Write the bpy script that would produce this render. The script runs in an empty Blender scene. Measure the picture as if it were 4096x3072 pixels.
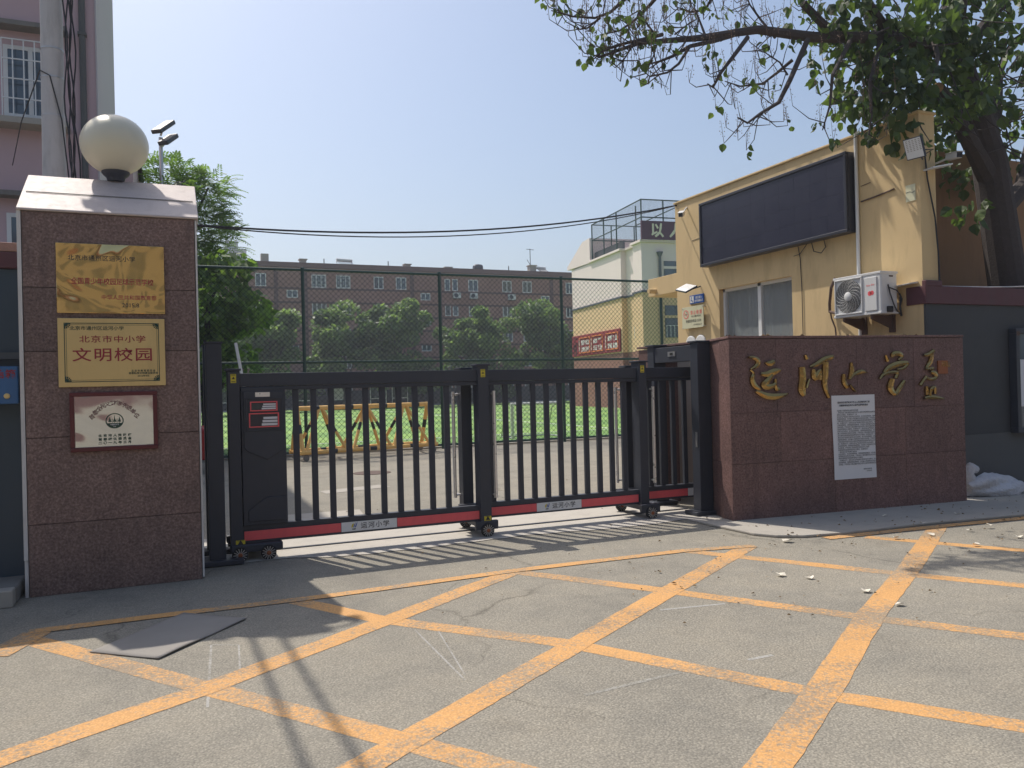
import bpy, math, random
import numpy as np
from mathutils import Vector, Matrix
SC = bpy.context.scene
COL = SC.collection
R = math.radians
# ------------------------------------------------------------------ camera, sky, sun, exposure
# world axes: x runs along the gate line, y away from the street, z up; 1 unit = 1 m
YAW, PITCH, ROLL, HEYE = R(23.13), R(.188), R(-1.425), 1.6
def _axes():
    f = np.array([0, math.cos(PITCH), math.sin(PITCH)]); u = np.array([0, -math.sin(PITCH), math.cos(PITCH)]); x = np.array([1., 0, 0])
    xr = math.cos(ROLL)*x + math.sin(ROLL)*u; ur = -math.sin(ROLL)*x + math.cos(ROLL)*u
    c, s = math.cos(YAW), math.sin(YAW)
    M = np.array([[c, s, 0], [-s, c, 0], [0, 0, 1]])
    return M @ xr, M @ ur, M @ f
AX, AU, AF = _axes()
EYE = np.array([0, 0, HEYE])
cd = bpy.data.cameras.new('camera'); cam = bpy.data.objects.new('camera', cd); COL.objects.link(cam)
cd.sensor_width = 36; cd.lens = 36*3200/4096; cd.clip_start = .05; cd.clip_end = 3000
cam.matrix_world = Matrix(((AX[0], AU[0], -AF[0], 0), (AX[1], AU[1], -AF[1], 0), (AX[2], AU[2], -AF[2], HEYE), (0, 0, 0, 1)))
SC.camera = cam
SUN_ELEV, SUN_AZ = R(57.2), math.atan2(-.390, .921)       # azimuth measured from +y towards +x
SDIR = Vector((math.sin(SUN_AZ)*math.cos(SUN_ELEV), math.cos(SUN_AZ)*math.cos(SUN_ELEV), math.sin(SUN_ELEV)))
w = bpy.data.worlds.new('World'); SC.world = w; w.use_nodes = True
nt = w.node_tree; nt.nodes.clear()
sky = nt.nodes.new('ShaderNodeTexSky'); sky.sky_type = 'NISHITA'; sky.sun_disc = False
sky.sun_elevation = SUN_ELEV; sky.sun_rotation = SUN_AZ
sky.air_density = 1.15; sky.dust_density = 3.4; sky.ozone_density = 2.9; sky.altitude = 50
bg = nt.nodes.new('ShaderNodeBackground'); bg.inputs[1].default_value = .126
wo = nt.nodes.new('ShaderNodeOutputWorld')
nt.links.new(sky.outputs[0], bg.inputs[0]); nt.links.new(bg.outputs[0], wo.inputs[0])
sl = bpy.data.lights.new('sun', 'SUN'); sl.energy = 3.9; sl.angle = R(.53); sl.color = (1, .93, .84)
so = bpy.data.objects.new('sun', sl); COL.objects.link(so); so.rotation_euler = (-SDIR).to_track_quat('-Z', 'Y').to_euler()
vs = SC.view_settings; vs.view_transform = 'Standard'; vs.look = 'None'; vs.exposure = .2; vs.gamma = 1; vs.use_curve_mapping = False
SC.cycles.max_bounces = 8; SC.cycles.diffuse_bounces = 3; SC.cycles.transparent_max_bounces = 8
SC.cycles.use_denoising = True

def ray(px, py):
    return AX*(px-2048)/3200 - AU*(py-1536)/3200 + AF
def at(px, py, a=None, b=None, z=None):
    d = ray(px, py)
    i, v = (0, a) if a is not None else ((1, b) if b is not None else (2, z))
    return EYE + d*((v-EYE[i])/d[i])
def onplane(px, py, p0, nrm):
    d = ray(px, py); p0 = np.array(p0); nrm = np.array(nrm)
    return EYE + d*(((p0-EYE) @ nrm)/(d @ nrm))

# ------------------------------------------------------------------ object helpers
def wloc(o):
    v = Vector((0, 0, 0))
    while o is not None:
        v += o.location; o = o.parent
    return v
def tag(o, label=None, cat=None, group=None, kind=None):
    if label: o['label'] = label
    if cat: o['category'] = cat
    if group: o['group'] = group
    if kind: o['kind'] = kind
    return o
def thing(name, label, cat, loc, group=None):
    o = bpy.data.objects.new(name, None); COL.objects.link(o); o.location = loc; o.empty_display_size = .2
    return tag(o, label, cat, group)
class MB:
    def __init__(s): s.v = []; s.f = []; s.m = []
    def add(s, vs, fs, mi=0):
        n = len(s.v); s.v += [tuple(map(float, v)) for v in vs]; s.f += [tuple(n+i for i in f) for f in fs]; s.m += [mi]*len(fs); return s
    def box(s, x0, x1, y0, y1, z0, z1, mi=0):
        x0, x1 = min(x0, x1), max(x0, x1); y0, y1 = min(y0, y1), max(y0, y1); z0, z1 = min(z0, z1), max(z0, z1)
        return s.add([(x0,y0,z0),(x1,y0,z0),(x1,y1,z0),(x0,y1,z0),(x0,y0,z1),(x1,y0,z1),(x1,y1,z1),(x0,y1,z1)],
                     [(0,3,2,1),(4,5,6,7),(0,1,5,4),(1,2,6,5),(2,3,7,6),(3,0,4,7)], mi)
    def obox(s, o, ux, uy, uz, mi=0):
        """box from corner o spanned by three vectors"""
        o, ux, uy, uz = map(Vector, (o, ux, uy, uz))
        p = [o, o+ux, o+ux+uy, o+uy, o+uz, o+ux+uz, o+ux+uy+uz, o+uy+uz]
        fs = [(0,3,2,1),(4,5,6,7),(0,1,5,4),(1,2,6,5),(2,3,7,6),(3,0,4,7)]
        if ux.cross(uy).dot(uz) < 0: fs = [f[::-1] for f in fs]
        return s.add(p, fs, mi)
    def prism(s, poly, d, mi=0):
        """3-D polygon extruded by vector d"""
        n = len(poly); P = [Vector(p) for p in poly]; d = Vector(d); Q = [p+d for p in P]
        nr = Vector((0, 0, 0))
        for i in range(n): nr += P[i].cross(P[(i+1) % n])
        fs = [tuple(range(n))[::-1], tuple(range(n, 2*n))] + [(i, (i+1) % n, n+(i+1) % n, n+i) for i in range(n)]
        if nr.dot(d) < 0: fs = [f[::-1] for f in fs]
        return s.add(P+Q, fs, mi)
    def path(s, pts, rad, n=8, mi=0, caps=True):
        P = [Vector(p) for p in pts]; k = len(P)
        if not hasattr(rad, '__len__'): rad = [rad]*k
        T = [(P[min(i+1, k-1)]-P[max(i-1, 0)]).normalized() for i in range(k)]
        up = Vector((0, 0, 1)) if abs(T[0].z) < .9 else Vector((1, 0, 0))
        x = T[0].cross(up).normalized(); V = []
        for i in range(k):
            x = (x - T[i]*x.dot(T[i]))
            x = x.normalized() if x.length > 1e-6 else T[i].orthogonal().normalized()
            y = T[i].cross(x)
            for j in range(n):
                t = 2*math.pi*j/n; V.append(P[i]+(x*math.cos(t)+y*math.sin(t))*rad[i])
        F = [(i*n+j, i*n+(j+1) % n, (i+1)*n+(j+1) % n, (i+1)*n+j) for i in range(k-1) for j in range(n)]
        if caps: F += [tuple(range(n))[::-1], tuple((k-1)*n+j for j in range(n))]
        return s.add(V, F, mi)
    def lathe(s, c, prof, axis=(0, 0, 1), n=24, mi=0):
        """prof: (radius, height) from one end to the other along axis"""
        c = Vector(c); ax = Vector(axis).normalized(); x = ax.orthogonal().normalized(); y = ax.cross(x); V = []; k = len(prof)
        for r, h in prof:
            for j in range(n):
                t = 2*math.pi*j/n; V.append(c+ax*h+(x*math.cos(t)+y*math.sin(t))*max(r, 1e-4))
        F = [(i*n+j, i*n+(j+1) % n, (i+1)*n+(j+1) % n, (i+1)*n+j) for i in range(k-1) for j in range(n)]
        F += [tuple(range(n))[::-1], tuple((k-1)*n+j for j in range(n))]
        return s.add(V, F, mi)
    def build(s, name, mats, parent=None, smooth=False, bevel=0, seg=2):
        base = wloc(parent) if parent is not None else Vector((0, 0, 0))
        me = bpy.data.meshes.new(name)
        me.from_pydata([(x-base.x, y-base.y, z-base.z) for x, y, z in s.v], [], s.f)
        mats = mats if isinstance(mats, (list, tuple)) else [mats]
        for m in mats: me.materials.append(m)
        if len(mats) > 1: me.polygons.foreach_set('material_index', s.m)
        if smooth: me.polygons.foreach_set('use_smooth', [True]*len(me.polygons))
        me.update()
        o = bpy.data.objects.new(name, me); COL.objects.link(o)
        if parent is not None: o.parent = parent
        if bevel:
            b = o.modifiers.new('bevel', 'BEVEL'); b.width = bevel; b.segments = seg; b.limit_method = 'ANGLE'
        if smooth:
            e = o.modifiers.new('split', 'EDGE_SPLIT'); e.split_angle = R(40)
        return o
def kids(o): return [c for c in bpy.data.objects if c.parent == o]
def copy_tree(o, parent=None):
    c = o.copy(); COL.objects.link(c); c.parent = parent
    for k in kids(o): copy_tree(k, c)
    return c
_tc = bpy.data.curves.new('t', 'FONT'); _to = bpy.data.objects.new('t', _tc); COL.objects.link(_to)
_tc.resolution_u = 2
def text(mb, body, org, right, up, size, sx=1, bold=0, align='CENTER', lift=.0015, gap=1, mi=0):
    """lettering as thin flat geometry; org is the baseline point"""
    _tc.body = body; _tc.align_x = align; _tc.offset = bold; _tc.space_character = gap
    bpy.context.view_layer.update()
    me = _to.evaluated_get(bpy.context.evaluated_depsgraph_get()).to_mesh()
    o = Vector(org); r = Vector(right).normalized(); u = Vector(up).normalized(); n = r.cross(u)
    V = [o + r*(v.co.x*size*sx) + u*(v.co.y*size) + n*lift for v in me.vertices]
    mb.add(V, [tuple(p.vertices) for p in me.polygons], mi)
    _to.evaluated_get(bpy.context.evaluated_depsgraph_get()).to_mesh_clear()
    return mb

# ------------------------------------------------------------------ materials
def nodes(name):
    m = bpy.data.materials.new(name); m.use_nodes = True; t = m.node_tree
    return m, t, t.nodes['Principled BSDF']
def N(t, kind, **k):
    n = t.nodes.new(kind)
    for a, v in k.items():
        if a.startswith('i'): n.inputs[int(a[1:])].default_value = v
        else: setattr(n, a, v)
    return n
def noise(t, vec, scale, detail=4, rough=.6):
    n = N(t, 'ShaderNodeTexNoise'); n.inputs['Scale'].default_value = scale; n.inputs['Detail'].default_value = detail; n.inputs['Roughness'].default_value = rough
    t.links.new(vec, n.inputs['Vector']); return n.outputs['Fac']
def ramp(t, fac, stops):
    n = N(t, 'ShaderNodeValToRGB'); e = n.color_ramp.elements
    while len(e) < len(stops): e.new(.5)
    for q, (p, c) in zip(e, stops): q.position = p; q.color = (*c, 1) if len(c) == 3 else c
    t.links.new(fac, n.inputs[0]); return n.outputs[0]
def mix(t, fac, a, b, mode='MIX'):
    n = N(t, 'ShaderNodeMix', data_type='RGBA', blend_type=mode)
    for s, v in ((0, fac), (6, a), (7, b)):
        if hasattr(v, 'is_output'): t.links.new(v, n.inputs[s])
        else: n.inputs[s].default_value = v if s == 0 else ((*v, 1) if len(v) == 3 else v)
    return n.outputs[2]
def objco(t, kind='Object'): return N(t, 'ShaderNodeTexCoord').outputs[kind]
def bump(t, h, strength, dist, bsdf):
    b = N(t, 'ShaderNodeBump'); b.inputs['Strength'].default_value = strength; b.inputs['Distance'].default_value = dist
    t.links.new(h, b.inputs['Height']); t.links.new(b.outputs[0], bsdf.inputs['Normal'])
def plain(name, col, rough=.6, metal=0, var=.12, vscale=3, bs=0, bscale=60, bdist=.002, dirt=0, dirtcol=(.05, .045, .04)):
    """painted / plastered / metal surface: colour varies a little, optional dirt patches and fine relief"""
    m, t, p = nodes(name); co = objco(t)
    c = mix(t, noise(t, co, vscale), tuple(x*(1-var) for x in col), tuple(min(1, x*(1+var)) for x in col))
    if dirt:
        mp = N(t, 'ShaderNodeMapping'); mp.inputs['Scale'].default_value = (1, 1, .25); t.links.new(co, mp.inputs[0])
        f = ramp(t, noise(t, mp.outputs[0], vscale*2.2, 8, .7), [(.5, (0, 0, 0)), (.75, (dirt,)*3)])
        c = mix(t, f, c, dirtcol)
    t.links.new(c, p.inputs['Base Color'])
    rr = N(t, 'ShaderNodeMapRange'); rr.inputs[3].default_value = max(0, rough-.12); rr.inputs[4].default_value = min(1, rough+.12)
    t.links.new(noise(t, co, vscale*4), rr.inputs[0]); t.links.new(rr.outputs[0], p.inputs['Roughness'])
    p.inputs['Metallic'].default_value = metal
    if bs: bump(t, noise(t, co, bscale, 3), bs, bdist, p)
    return m
def asphalt_col(t, co, lo=(.165, .152, .12), hi=(.335, .312, .25)):
    big = noise(t, co, .35, 5, .6); mid = noise(t, co, 5, 5, .7); fine = noise(t, co, 90, 2, .6)
    vo = N(t, 'ShaderNodeTexVoronoi'); vo.inputs['Scale'].default_value = 75; t.links.new(co, vo.inputs['Vector'])
    grain = ramp(t, vo.outputs['Distance'], [(.15, (1.18,)*3), (.6, (.78,)*3)])
    base = mix(t, big, lo, hi); base = mix(t, .45, base, mix(t, mid, lo, hi))
    c = mix(t, .85, base, grain, 'MULTIPLY')
    spk = ramp(t, fine, [(.34, (.45,)*3), (.46, (1,)*3), (.68, (1.3,)*3)])
    c = mix(t, .55, c, spk, 'MULTIPLY')
    pt = noise(t, co, 1.1, 6, .7)
    c = mix(t, .8, c, ramp(t, pt, [(.3, (.74, .755, .78)), (.5, (1, 1, 1)), (.72, (1.17, 1.14, 1.09))]), 'MULTIPLY')
    # hairline cracks, oil stains and tyre-polished lanes
    wv = N(t, 'ShaderNodeVectorMath', operation='MULTIPLY_ADD'); nz = N(t, 'ShaderNodeTexNoise'); nz.inputs['Scale'].default_value = 2.5; nz.inputs['Detail'].default_value = 6; t.links.new(co, nz.inputs['Vector'])
    t.links.new(nz.outputs['Color'], wv.inputs[0]); wv.inputs[1].default_value = (.55, .55, 0); t.links.new(co, wv.inputs[2])
    cr = N(t, 'ShaderNodeTexVoronoi', feature='DISTANCE_TO_EDGE'); cr.inputs['Scale'].default_value = .42; t.links.new(wv.outputs[0], cr.inputs['Vector'])
    gate = ramp(t, noise(t, co, .6, 3), [(.46, (0, 0, 0)), (.58, (1, 1, 1))])
    ck = mix(t, gate, (1, 1, 1), ramp(t, cr.outputs['Distance'], [(.0, (.5, .49, .47)), (.006, (1, 1, 1))]))
    c = mix(t, .8, c, ck, 'MULTIPLY')
    st = ramp(t, noise(t, co, .9, 7, .62), [(.60, (1, 1, 1)), (.74, (.66, .65, .64))])
    c = mix(t, .75, c, st, 'MULTIPLY')
    return c, vo.outputs['Distance'], mid, big
def m_asphalt(name, lo, hi):
    m, t, p = nodes(name); co = objco(t)
    c, vd, mid, big = asphalt_col(t, co, lo, hi)
    # pale scuffs
    mp = N(t, 'ShaderNodeMapping'); mp.inputs['Scale'].default_value = (1.1, .35, 1); mp.inputs['Rotation'].default_value = (0, 0, .5); t.links.new(co, mp.inputs[0])
    sc = ramp(t, noise(t, mp.outputs[0], 2.2, 9, .75), [(.66, (0, 0, 0)), (.78, (.4,)*3)])
    c = mix(t, sc, c, (.46, .44, .4))
    t.links.new(c, p.inputs['Base Color']); p.inputs['Roughness'].default_value = .92
    bump(t, vd, .55, .006, p); return m
def m_paint(name, col):
    m, t, p = nodes(name); co = objco(t)
    ac, vd, mid, big = asphalt_col(t, co)
    wear = noise(t, co, 34, 6, .75); wide = noise(t, co, 1.3, 4, .6)
    ad = N(t, 'ShaderNodeMath', operation='MULTIPLY_ADD'); t.links.new(wide, ad.inputs[0]); ad.inputs[1].default_value = .8; t.links.new(wear, ad.inputs[2])
    f = ramp(t, ad.outputs[0], [(.86, (.05, .05, .05)), (1.2, (.8,)*3)])
    pc = mix(t, noise(t, co, 2.5, 5), tuple(x*.82 for x in col), tuple(min(1, x*1.1) for x in col))
    gr = ramp(t, vd, [(.1, (1.12,)*3), (.6, (.84,)*3)])
    pc = mix(t, .9, pc, gr, 'MULTIPLY')
    t.links.new(mix(t, f, pc, ac), p.inputs['Base Color']); p.inputs['Roughness'].default_value = .8
    bump(t, vd, .4, .004, p); return m
def m_granite(name, dark, mid_, light, bs=.5):
    m, t, p = nodes(name); co = objco(t)
    n1 = noise(t, co, 52, 4, .7); n2 = noise(t, co, 2.2, 6, .65)
    c = ramp(t, n1, [(.34, dark), (.5, mid_), (.68, light)])
    c = mix(t, .75, c, ramp(t, n2, [(.3, (.72,)*3), (.7, (1.2,)*3)]), 'MULTIPLY')
    isl = N(t, 'ShaderNodeNewGeometry').outputs['Random Per Island']
    c = mix(t, 1, c, ramp(t, isl, [(0, (.84, .84, .85)), (1, (1.14, 1.11, 1.09))]), 'MULTIPLY')
    mp = N(t, 'ShaderNodeMapping'); mp.inputs['Scale'].default_value = (3, 3, .35); t.links.new(co, mp.inputs[0])
    st = ramp(t, noise(t, mp.outputs[0], 2.4, 7, .7), [(.52, (0, 0, 0)), (.72, (.55,)*3)])
    c = mix(t, st, c, tuple(x*.45 for x in mid_))
    t.links.new(c, p.inputs['Base Color']); p.inputs['Roughness'].default_value = .62
    bump(t, n1, bs, .006, p); return m
def m_mirror(name, col, rough, warp, wscale, dist):
    m, t, p = nodes(name); co = objco(t)
    p.inputs['Base Color'].default_value = (*col, 1); p.inputs['Metallic'].default_value = 1; p.inputs['Roughness'].default_value = rough
    n = N(t, 'ShaderNodeTexNoise'); n.inputs['Scale'].default_value = wscale; n.inputs['Detail'].default_value = 1.5; n.inputs['Roughness'].default_value = .35; n.inputs['Distortion'].default_value = .4
    t.links.new(co, n.inputs['Vector']); bump(t, n.outputs['Fac'], warp, dist, p); return m
def m_leaf(name, c0, c1, trans=.35):
    m, t, p = nodes(name); t.nodes.remove(p)
    at_ = N(t, 'ShaderNodeAttribute', attribute_name='tone')
    c = ramp(t, at_.outputs['Fac'], [(0, c0), (1, c1)])
    df = N(t, 'ShaderNodeBsdfPrincipled'); df.inputs['Roughness'].default_value = .55; t.links.new(c, df.inputs['Base Color'])
    tr = N(t, 'ShaderNodeBsdfTranslucent'); t.links.new(mix(t, 1, c, (1.5, 1.7, .7), 'MULTIPLY'), tr.inputs[0])
    ms = N(t, 'ShaderNodeMixShader'); ms.inputs[0].default_value = trans
    t.links.new(df.outputs[0], ms.inputs[1]); t.links.new(tr.outputs[0], ms.inputs[2]); t.links.new(ms.outputs[0], t.nodes['Material Output'].inputs[0]); return m
def m_glass(name, col, rough=.05):
    m, t, p = nodes(name); co = objco(t)
    c = mix(t, noise(t, co, 1.5, 3), tuple(x*.6 for x in col), tuple(x*1.4 for x in col))
    t.links.new(c, p.inputs['Base Color']); p.inputs['Roughness'].default_value = rough; p.inputs['Specular IOR Level'].default_value = .8; return m
M = {}
M['road'] = m_asphalt('road asphalt', (.187, .17, .136), (.365, .335, .27))
M['paint'] = m_paint('worn yellow road paint', (.67, .355, .12))
M['gran'] = m_granite('red granite', (.10, .062, .052), (.178, .115, .096), (.28, .195, .17))
M['gran2'] = m_granite('red granite polished', (.09, .045, .039), (.165, .09, .078), (.24, .145, .13), .3)
M['cap'] = plain('pale pink stone cap', (.52, .44, .40), .6, var=.12, vscale=4, bs=.15, bscale=90, dirt=.35, dirtcol=(.25, .2, .18))
M['trim'] = plain('off white trim', (.62, .60, .57), .6, var=.08, dirt=.5, dirtcol=(.3, .27, .24))
M['gatem'] = plain('charcoal powder coat', (.033, .038, .052), .5, var=.15, vscale=6, dirt=.12, dirtcol=(.09, .08, .07))
M['red'] = plain('red reflective strip', (.80, .11, .12), .4, var=.1, vscale=8, dirt=.1)
M['white'] = plain('white paint', (.72, .72, .70), .45, var=.05)
M['black'] = plain('black rubber', (.015, .015, .016), .7, var=.2, vscale=10)
M['ink'] = plain('black ink', (.02, .02, .022), .6, var=.1)
M['maroonink'] = plain('maroon black ink', (.085, .012, .02), .6, var=.1)
M['redink'] = plain('dark red ink', (.30, .025, .035), .6, var=.1)
M['greenink'] = plain('dark green ink', (.02, .055, .035), .6, var=.1)
M['chrome'] = plain('brushed steel', (.82, .80, .77), .3, .6, .06)
M['silver'] = plain('silver paint', (.5, .5, .5), .35, .8, .08)
M['copper'] = plain('copper hub', (.30, .11, .05), .45, .6, .1)
M['yel'] = plain('yellow sticker', (.62, .50, .03), .5, var=.05)
M['gold'] = m_mirror('polished gold', (.40, .265, .095), .18, .35, 14, .02)
M['brass'] = m_mirror('warped brass mirror', (.80, .56, .23), .07, 1, 2.3, .068)
M['steelmirror'] = m_mirror('warped steel mirror', (.60, .615, .62), .05, .6, 2.2, .030)
M['brassflat'] = plain('satin brass plate', (.70, .52, .23), .35, .55, .08, 2.5, dirt=.15)
M['woodred'] = plain('dark red lacquer', (.105, .012, .016), .35, var=.2, vscale=8)
M['yellow'] = plain('ochre plaster', (.63, .465, .24), .85, var=.08, vscale=1.5, bs=.25, bscale=120, bdist=.003, dirt=.75, dirtcol=(.42, .30, .155))
M['brownw'] = plain('brown plaster', (.30, .17, .085), .9, var=.1, vscale=1.5, bs=.2, bscale=90, dirt=.4, dirtcol=(.12, .07, .04))
M['greyw'] = plain('dark grey wall paint', (.058, .06, .063), .75, var=.1, vscale=1.2, bs=.1, dirt=.3, dirtcol=(.05, .05, .05))
M['greyw2'] = plain('mid grey wall paint', (.10, .102, .10), .8, var=.1, vscale=1.2, bs=.1, dirt=.3, dirtcol=(.07, .07, .07))
M['maroon'] = plain('maroon coping paint', (.10, .032, .038), .6, var=.15, vscale=3, dirt=.3)
M['brickcap'] = plain('weathered brick coping', (.38, .22, .17), .9, var=.35, vscale=14, bs=.6, bscale=30, bdist=.01)
M['concrete'] = plain('pale concrete', (.44, .41, .36), .9, var=.12, vscale=2, bs=.3, bscale=80, bdist=.003, dirt=.45, dirtcol=(.27, .25, .22))
M['conc2'] = plain('pavement concrete', (.38, .35, .30), .9, var=.1, vscale=1.5, bs=.3, bscale=80, bdist=.003, dirt=.4, dirtcol=(.2, .19, .17))
M['conc3'] = plain('bare cement', (.20, .185, .165), .9, var=.15, vscale=3, bs=.3, dirt=.4)
M['pole'] = plain('concrete pole', (.50, .485, .475), .85, var=.1, vscale=6, bs=.2, bscale=70, dirt=.35, dirtcol=(.2, .19, .17))
M['pink'] = plain('dusty pink render', (.54, .39, .405), .9, var=.07, vscale=.7, bs=.1, bscale=30, dirt=.15, dirtcol=(.44, .31, .32))
M['pinkpale'] = plain('pale corner render', (.50, .46, .46), .9, var=.06, vscale=.7)
M['cable'] = plain('black cable', (.022, .022, .025), .6, var=.15)
M['globe'] = plain('opal globe', (.66, .62, .47), .35, var=.04, vscale=2)
M['screen'] = plain('unlit display', (.020, .021, .042), .35, var=.2, vscale=1.2)
M['screenf'] = plain('display frame', (.03, .031, .042), .38, var=.1)
M['curtain'] = plain('grey curtain', (.17, .165, .155), .85, var=.1, vscale=3)
M['glass'] = m_glass('dark window glass', (.03, .04, .05))
M['glass2'] = m_glass('blueish window glass', (.07, .10, .13), .08)
M['acbody'] = plain('ac enamel', (.66, .66, .64), .4, var=.04, dirt=.12, dirtcol=(.4, .38, .34))
M['rust'] = plain('rusty steel', (.10, .06, .045), .8, var=.3, vscale=20)
M['blue'] = plain('blue sign enamel', (.02, .085, .33), .4, var=.06)
M['cream'] = plain('cream acrylic sign', (.66, .64, .44), .3, var=.05)
M['green'] = plain('dark green fence paint', (.010, .05, .04), .45, var=.2)
M['wire'] = plain('green chain link wire', (.008, .020, .018), .9, var=.2)
M['barY'] = plain('barrier orange', (.88, .53, .16), .55, var=.1, vscale=5, dirt=.15)
M['barB'] = plain('barrier black', (.02, .025, .03), .5, var=.2)
M['schoolw'] = plain('white school render', (.80, .68, .65), .9, var=.04, vscale=.6, dirt=.08, dirtcol=(.5, .5, .46))
M['schooly'] = plain('yellow school render', (.72, .505, .29), .9, var=.05, vscale=.6)
M['band'] = plain('grey blue band', (.10, .115, .135), .8, var=.08)
M['purple'] = plain('purple sign board', (.085, .03, .06), .6, var=.08)
M['ivory'] = plain('ivory lettering', (.72, .68, .52), .6, var=.05)
M['redboard'] = plain('red slogan board', (.26, .025, .035), .6, var=.1)
M['orange'] = plain('orange frame', (.85, .28, .09), .5, var=.06)
M['mat'] = plain('grey rubber mat', (.27, .25, .222), .85, var=.15, vscale=3, bs=.2, bscale=60, dirt=.35, dirtcol=(.22, .2, .18))
M['bag'] = plain('white woven sack', (.58, .57, .58), .6, var=.15, vscale=8, bs=1, bscale=22, bdist=.03)
M['bark'] = plain('dark bark', (.062, .050, .046), .95, var=.3, vscale=14, bs=.8, bscale=35, bdist=.012)
M['cutwood'] = plain('cut wood', (.42, .26, .13), .8, var=.15, vscale=10)
M['mailb'] = plain('blue mailbox', (.035, .12, .27), .4, var=.1)
M['bluewall'] = plain('dark blue steel panel', (.035, .058, .08), .4, var=.12, vscale=1.5)
M['carred'] = plain('red car paint', (.35, .02, .02), .25, var=.05)
M['paper'] = plain('white paper', (.70, .70, .71), .7, var=.03)
M['hazet'] = plain('far tower render', (.42, .43, .43), .9, var=.05, vscale=.1)
def m_brick(name, c1, c2, mortar, sc):
    m, t, p = nodes(name); co = objco(t)
    mp = N(t, 'ShaderNodeMapping'); mp.inputs['Rotation'].default_value = (R(90), 0, 0); t.links.new(co, mp.inputs[0])
    sx = N(t, 'ShaderNodeSeparateXYZ'); t.links.new(co, sx.inputs[0])
    ad = N(t, 'ShaderNodeMath', operation='ADD'); t.links.new(sx.outputs[0], ad.inputs[0]); t.links.new(sx.outputs[1], ad.inputs[1])
    cb = N(t, 'ShaderNodeCombineXYZ'); t.links.new(ad.outputs[0], cb.inputs[0]); t.links.new(sx.outputs[2], cb.inputs[1])
    b = N(t, 'ShaderNodeTexBrick'); b.inputs['Scale'].default_value = sc; b.inputs['Color1'].default_value = (*c1, 1); b.inputs['Color2'].default_value = (*c2, 1); b.inputs['Mortar'].default_value = (*mortar, 1)
    b.inputs['Mortar Size'].default_value = .03
    t.links.new(cb.outputs[0], b.inputs['Vector'])
    t.links.new(mix(t, .4, b.outputs[0], ramp(t, noise(t, co, .8, 6), [(.3, (.75,)*3), (.7, (1.2,)*3)]), 'MULTIPLY'), p.inputs['Base Color']); p.inputs['Roughness'].default_value = .9
    return m
M['brick'] = m_brick('red brick', (.30, .12, .085), (.24, .09, .065), (.3, .2, .17), 4)
M['farwall'] = m_brick('brown tiled facade', (.36, .19, .15), (.31, .16, .125), (.34, .2, .17), 3)
M['farband'] = plain('dark facade band', (.15, .085, .08), .9, var=.1)
M['leafbig'] = m_leaf('broad leaves', (.022, .045, .02), (.11, .155, .052), .4)
M['leaffar'] = m_leaf('far leaves', (.05, .10, .05), (.23, .31, .135), .42)
M['leafail'] = m_leaf('pinnate leaves', (.04, .085, .028), (.19, .28, .075), .45)
M['seed'] = plain('dry seed heads', (.16, .11, .08), .9, var=.3, vscale=20)
M['dryleaf'] = plain('dry fallen leaf', (.20, .13, .055), .8, var=.4, vscale=30)
M['chalk'] = m_paint('faint chalk', (.40, .385, .35))
M['petal'] = plain('pale fallen blossom', (.70, .64, .52), .7, var=.12, vscale=30)
def m_turf():
    m, t, p = nodes('artificial turf'); co = objco(t)
    sx = N(t, 'ShaderNodeSeparateXYZ'); t.links.new(co, sx.inputs[0])
    wv = N(t, 'ShaderNodeMath', operation='MULTIPLY'); t.links.new(sx.outputs[1], wv.inputs[0]); wv.inputs[1].default_value = 1/3.1
    sn = N(t, 'ShaderNodeMath', operation='SINE'); 
    k = N(t, 'ShaderNodeMath', operation='MULTIPLY'); t.links.new(wv.outputs[0], k.inputs[0]); k.inputs[1].default_value = math.pi; t.links.new(k.outputs[0], sn.inputs[0])
    f = ramp(t, sn.outputs[0], [(.0, (0,)*3), (.12, (1,)*3)])
    c = mix(t, f, (.125, .25, .05), (.20, .345, .07))
    c = mix(t, .5, c, ramp(t, noise(t, co, .5, 7, .7), [(.3, (.8,)*3), (.7, (1.15,)*3)]), 'MULTIPLY')
    t.links.new(c, p.inputs['Base Color']); p.inputs['Roughness'].default_value = .85
    bump(t, noise(t, co, 40, 3), .5, .02, p); return m
M['turf'] = m_turf()
M['track'] = plain('grey blue running track', (.22, .26, .27), .9, var=.08)
# ------------------------------------------------------------------ ground and markings
rnd = random.Random(7)
def sheet(name, poly, z, mat, kind='structure', parent=None):
    o = MB().add([(x, y, z) for x, y in poly], [tuple(range(len(poly)))]).build(name, mat, parent)
    if kind: o['kind'] = kind
    return o
sheet('ground', [(-150, -60), (250, -60), (250, 260), (-150, 260)], 0, M['road'])
def strip(mb, pts, wd, z):
    """flat painted line along ground points"""
    P = []
    for (xa, ya), (xb, yb) in zip(pts[:-1], pts[1:]):
        ns = max(1, int(math.hypot(xb-xa, yb-ya)/.07)); P += [Vector((xa+(xb-xa)*i/ns, ya+(yb-ya)*i/ns, 0)) for i in range(ns)]
    P.append(Vector((*pts[-1], 0))); k = len(P); L = []; Rr = []; jl = jr = 0
    for i in range(k):
        d = (P[min(i+1, k-1)]-P[max(i-1, 0)]).normalized(); n = Vector((-d.y, d.x, 0))*wd/2
        jl = jl*.5+rnd.gauss(0, .022); jr = jr*.5+rnd.gauss(0, .022); L.append(P[i]+n*(1+jl)); Rr.append(P[i]-n*(1+jr))
    for i in range(k-1):
        mb.add([(*Rr[i][:2], z), (*Rr[i+1][:2], z), (*L[i+1][:2], z), (*L[i][:2], z)], [(0, 1, 2, 3)])
mk = MB()
LW = .16
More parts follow.
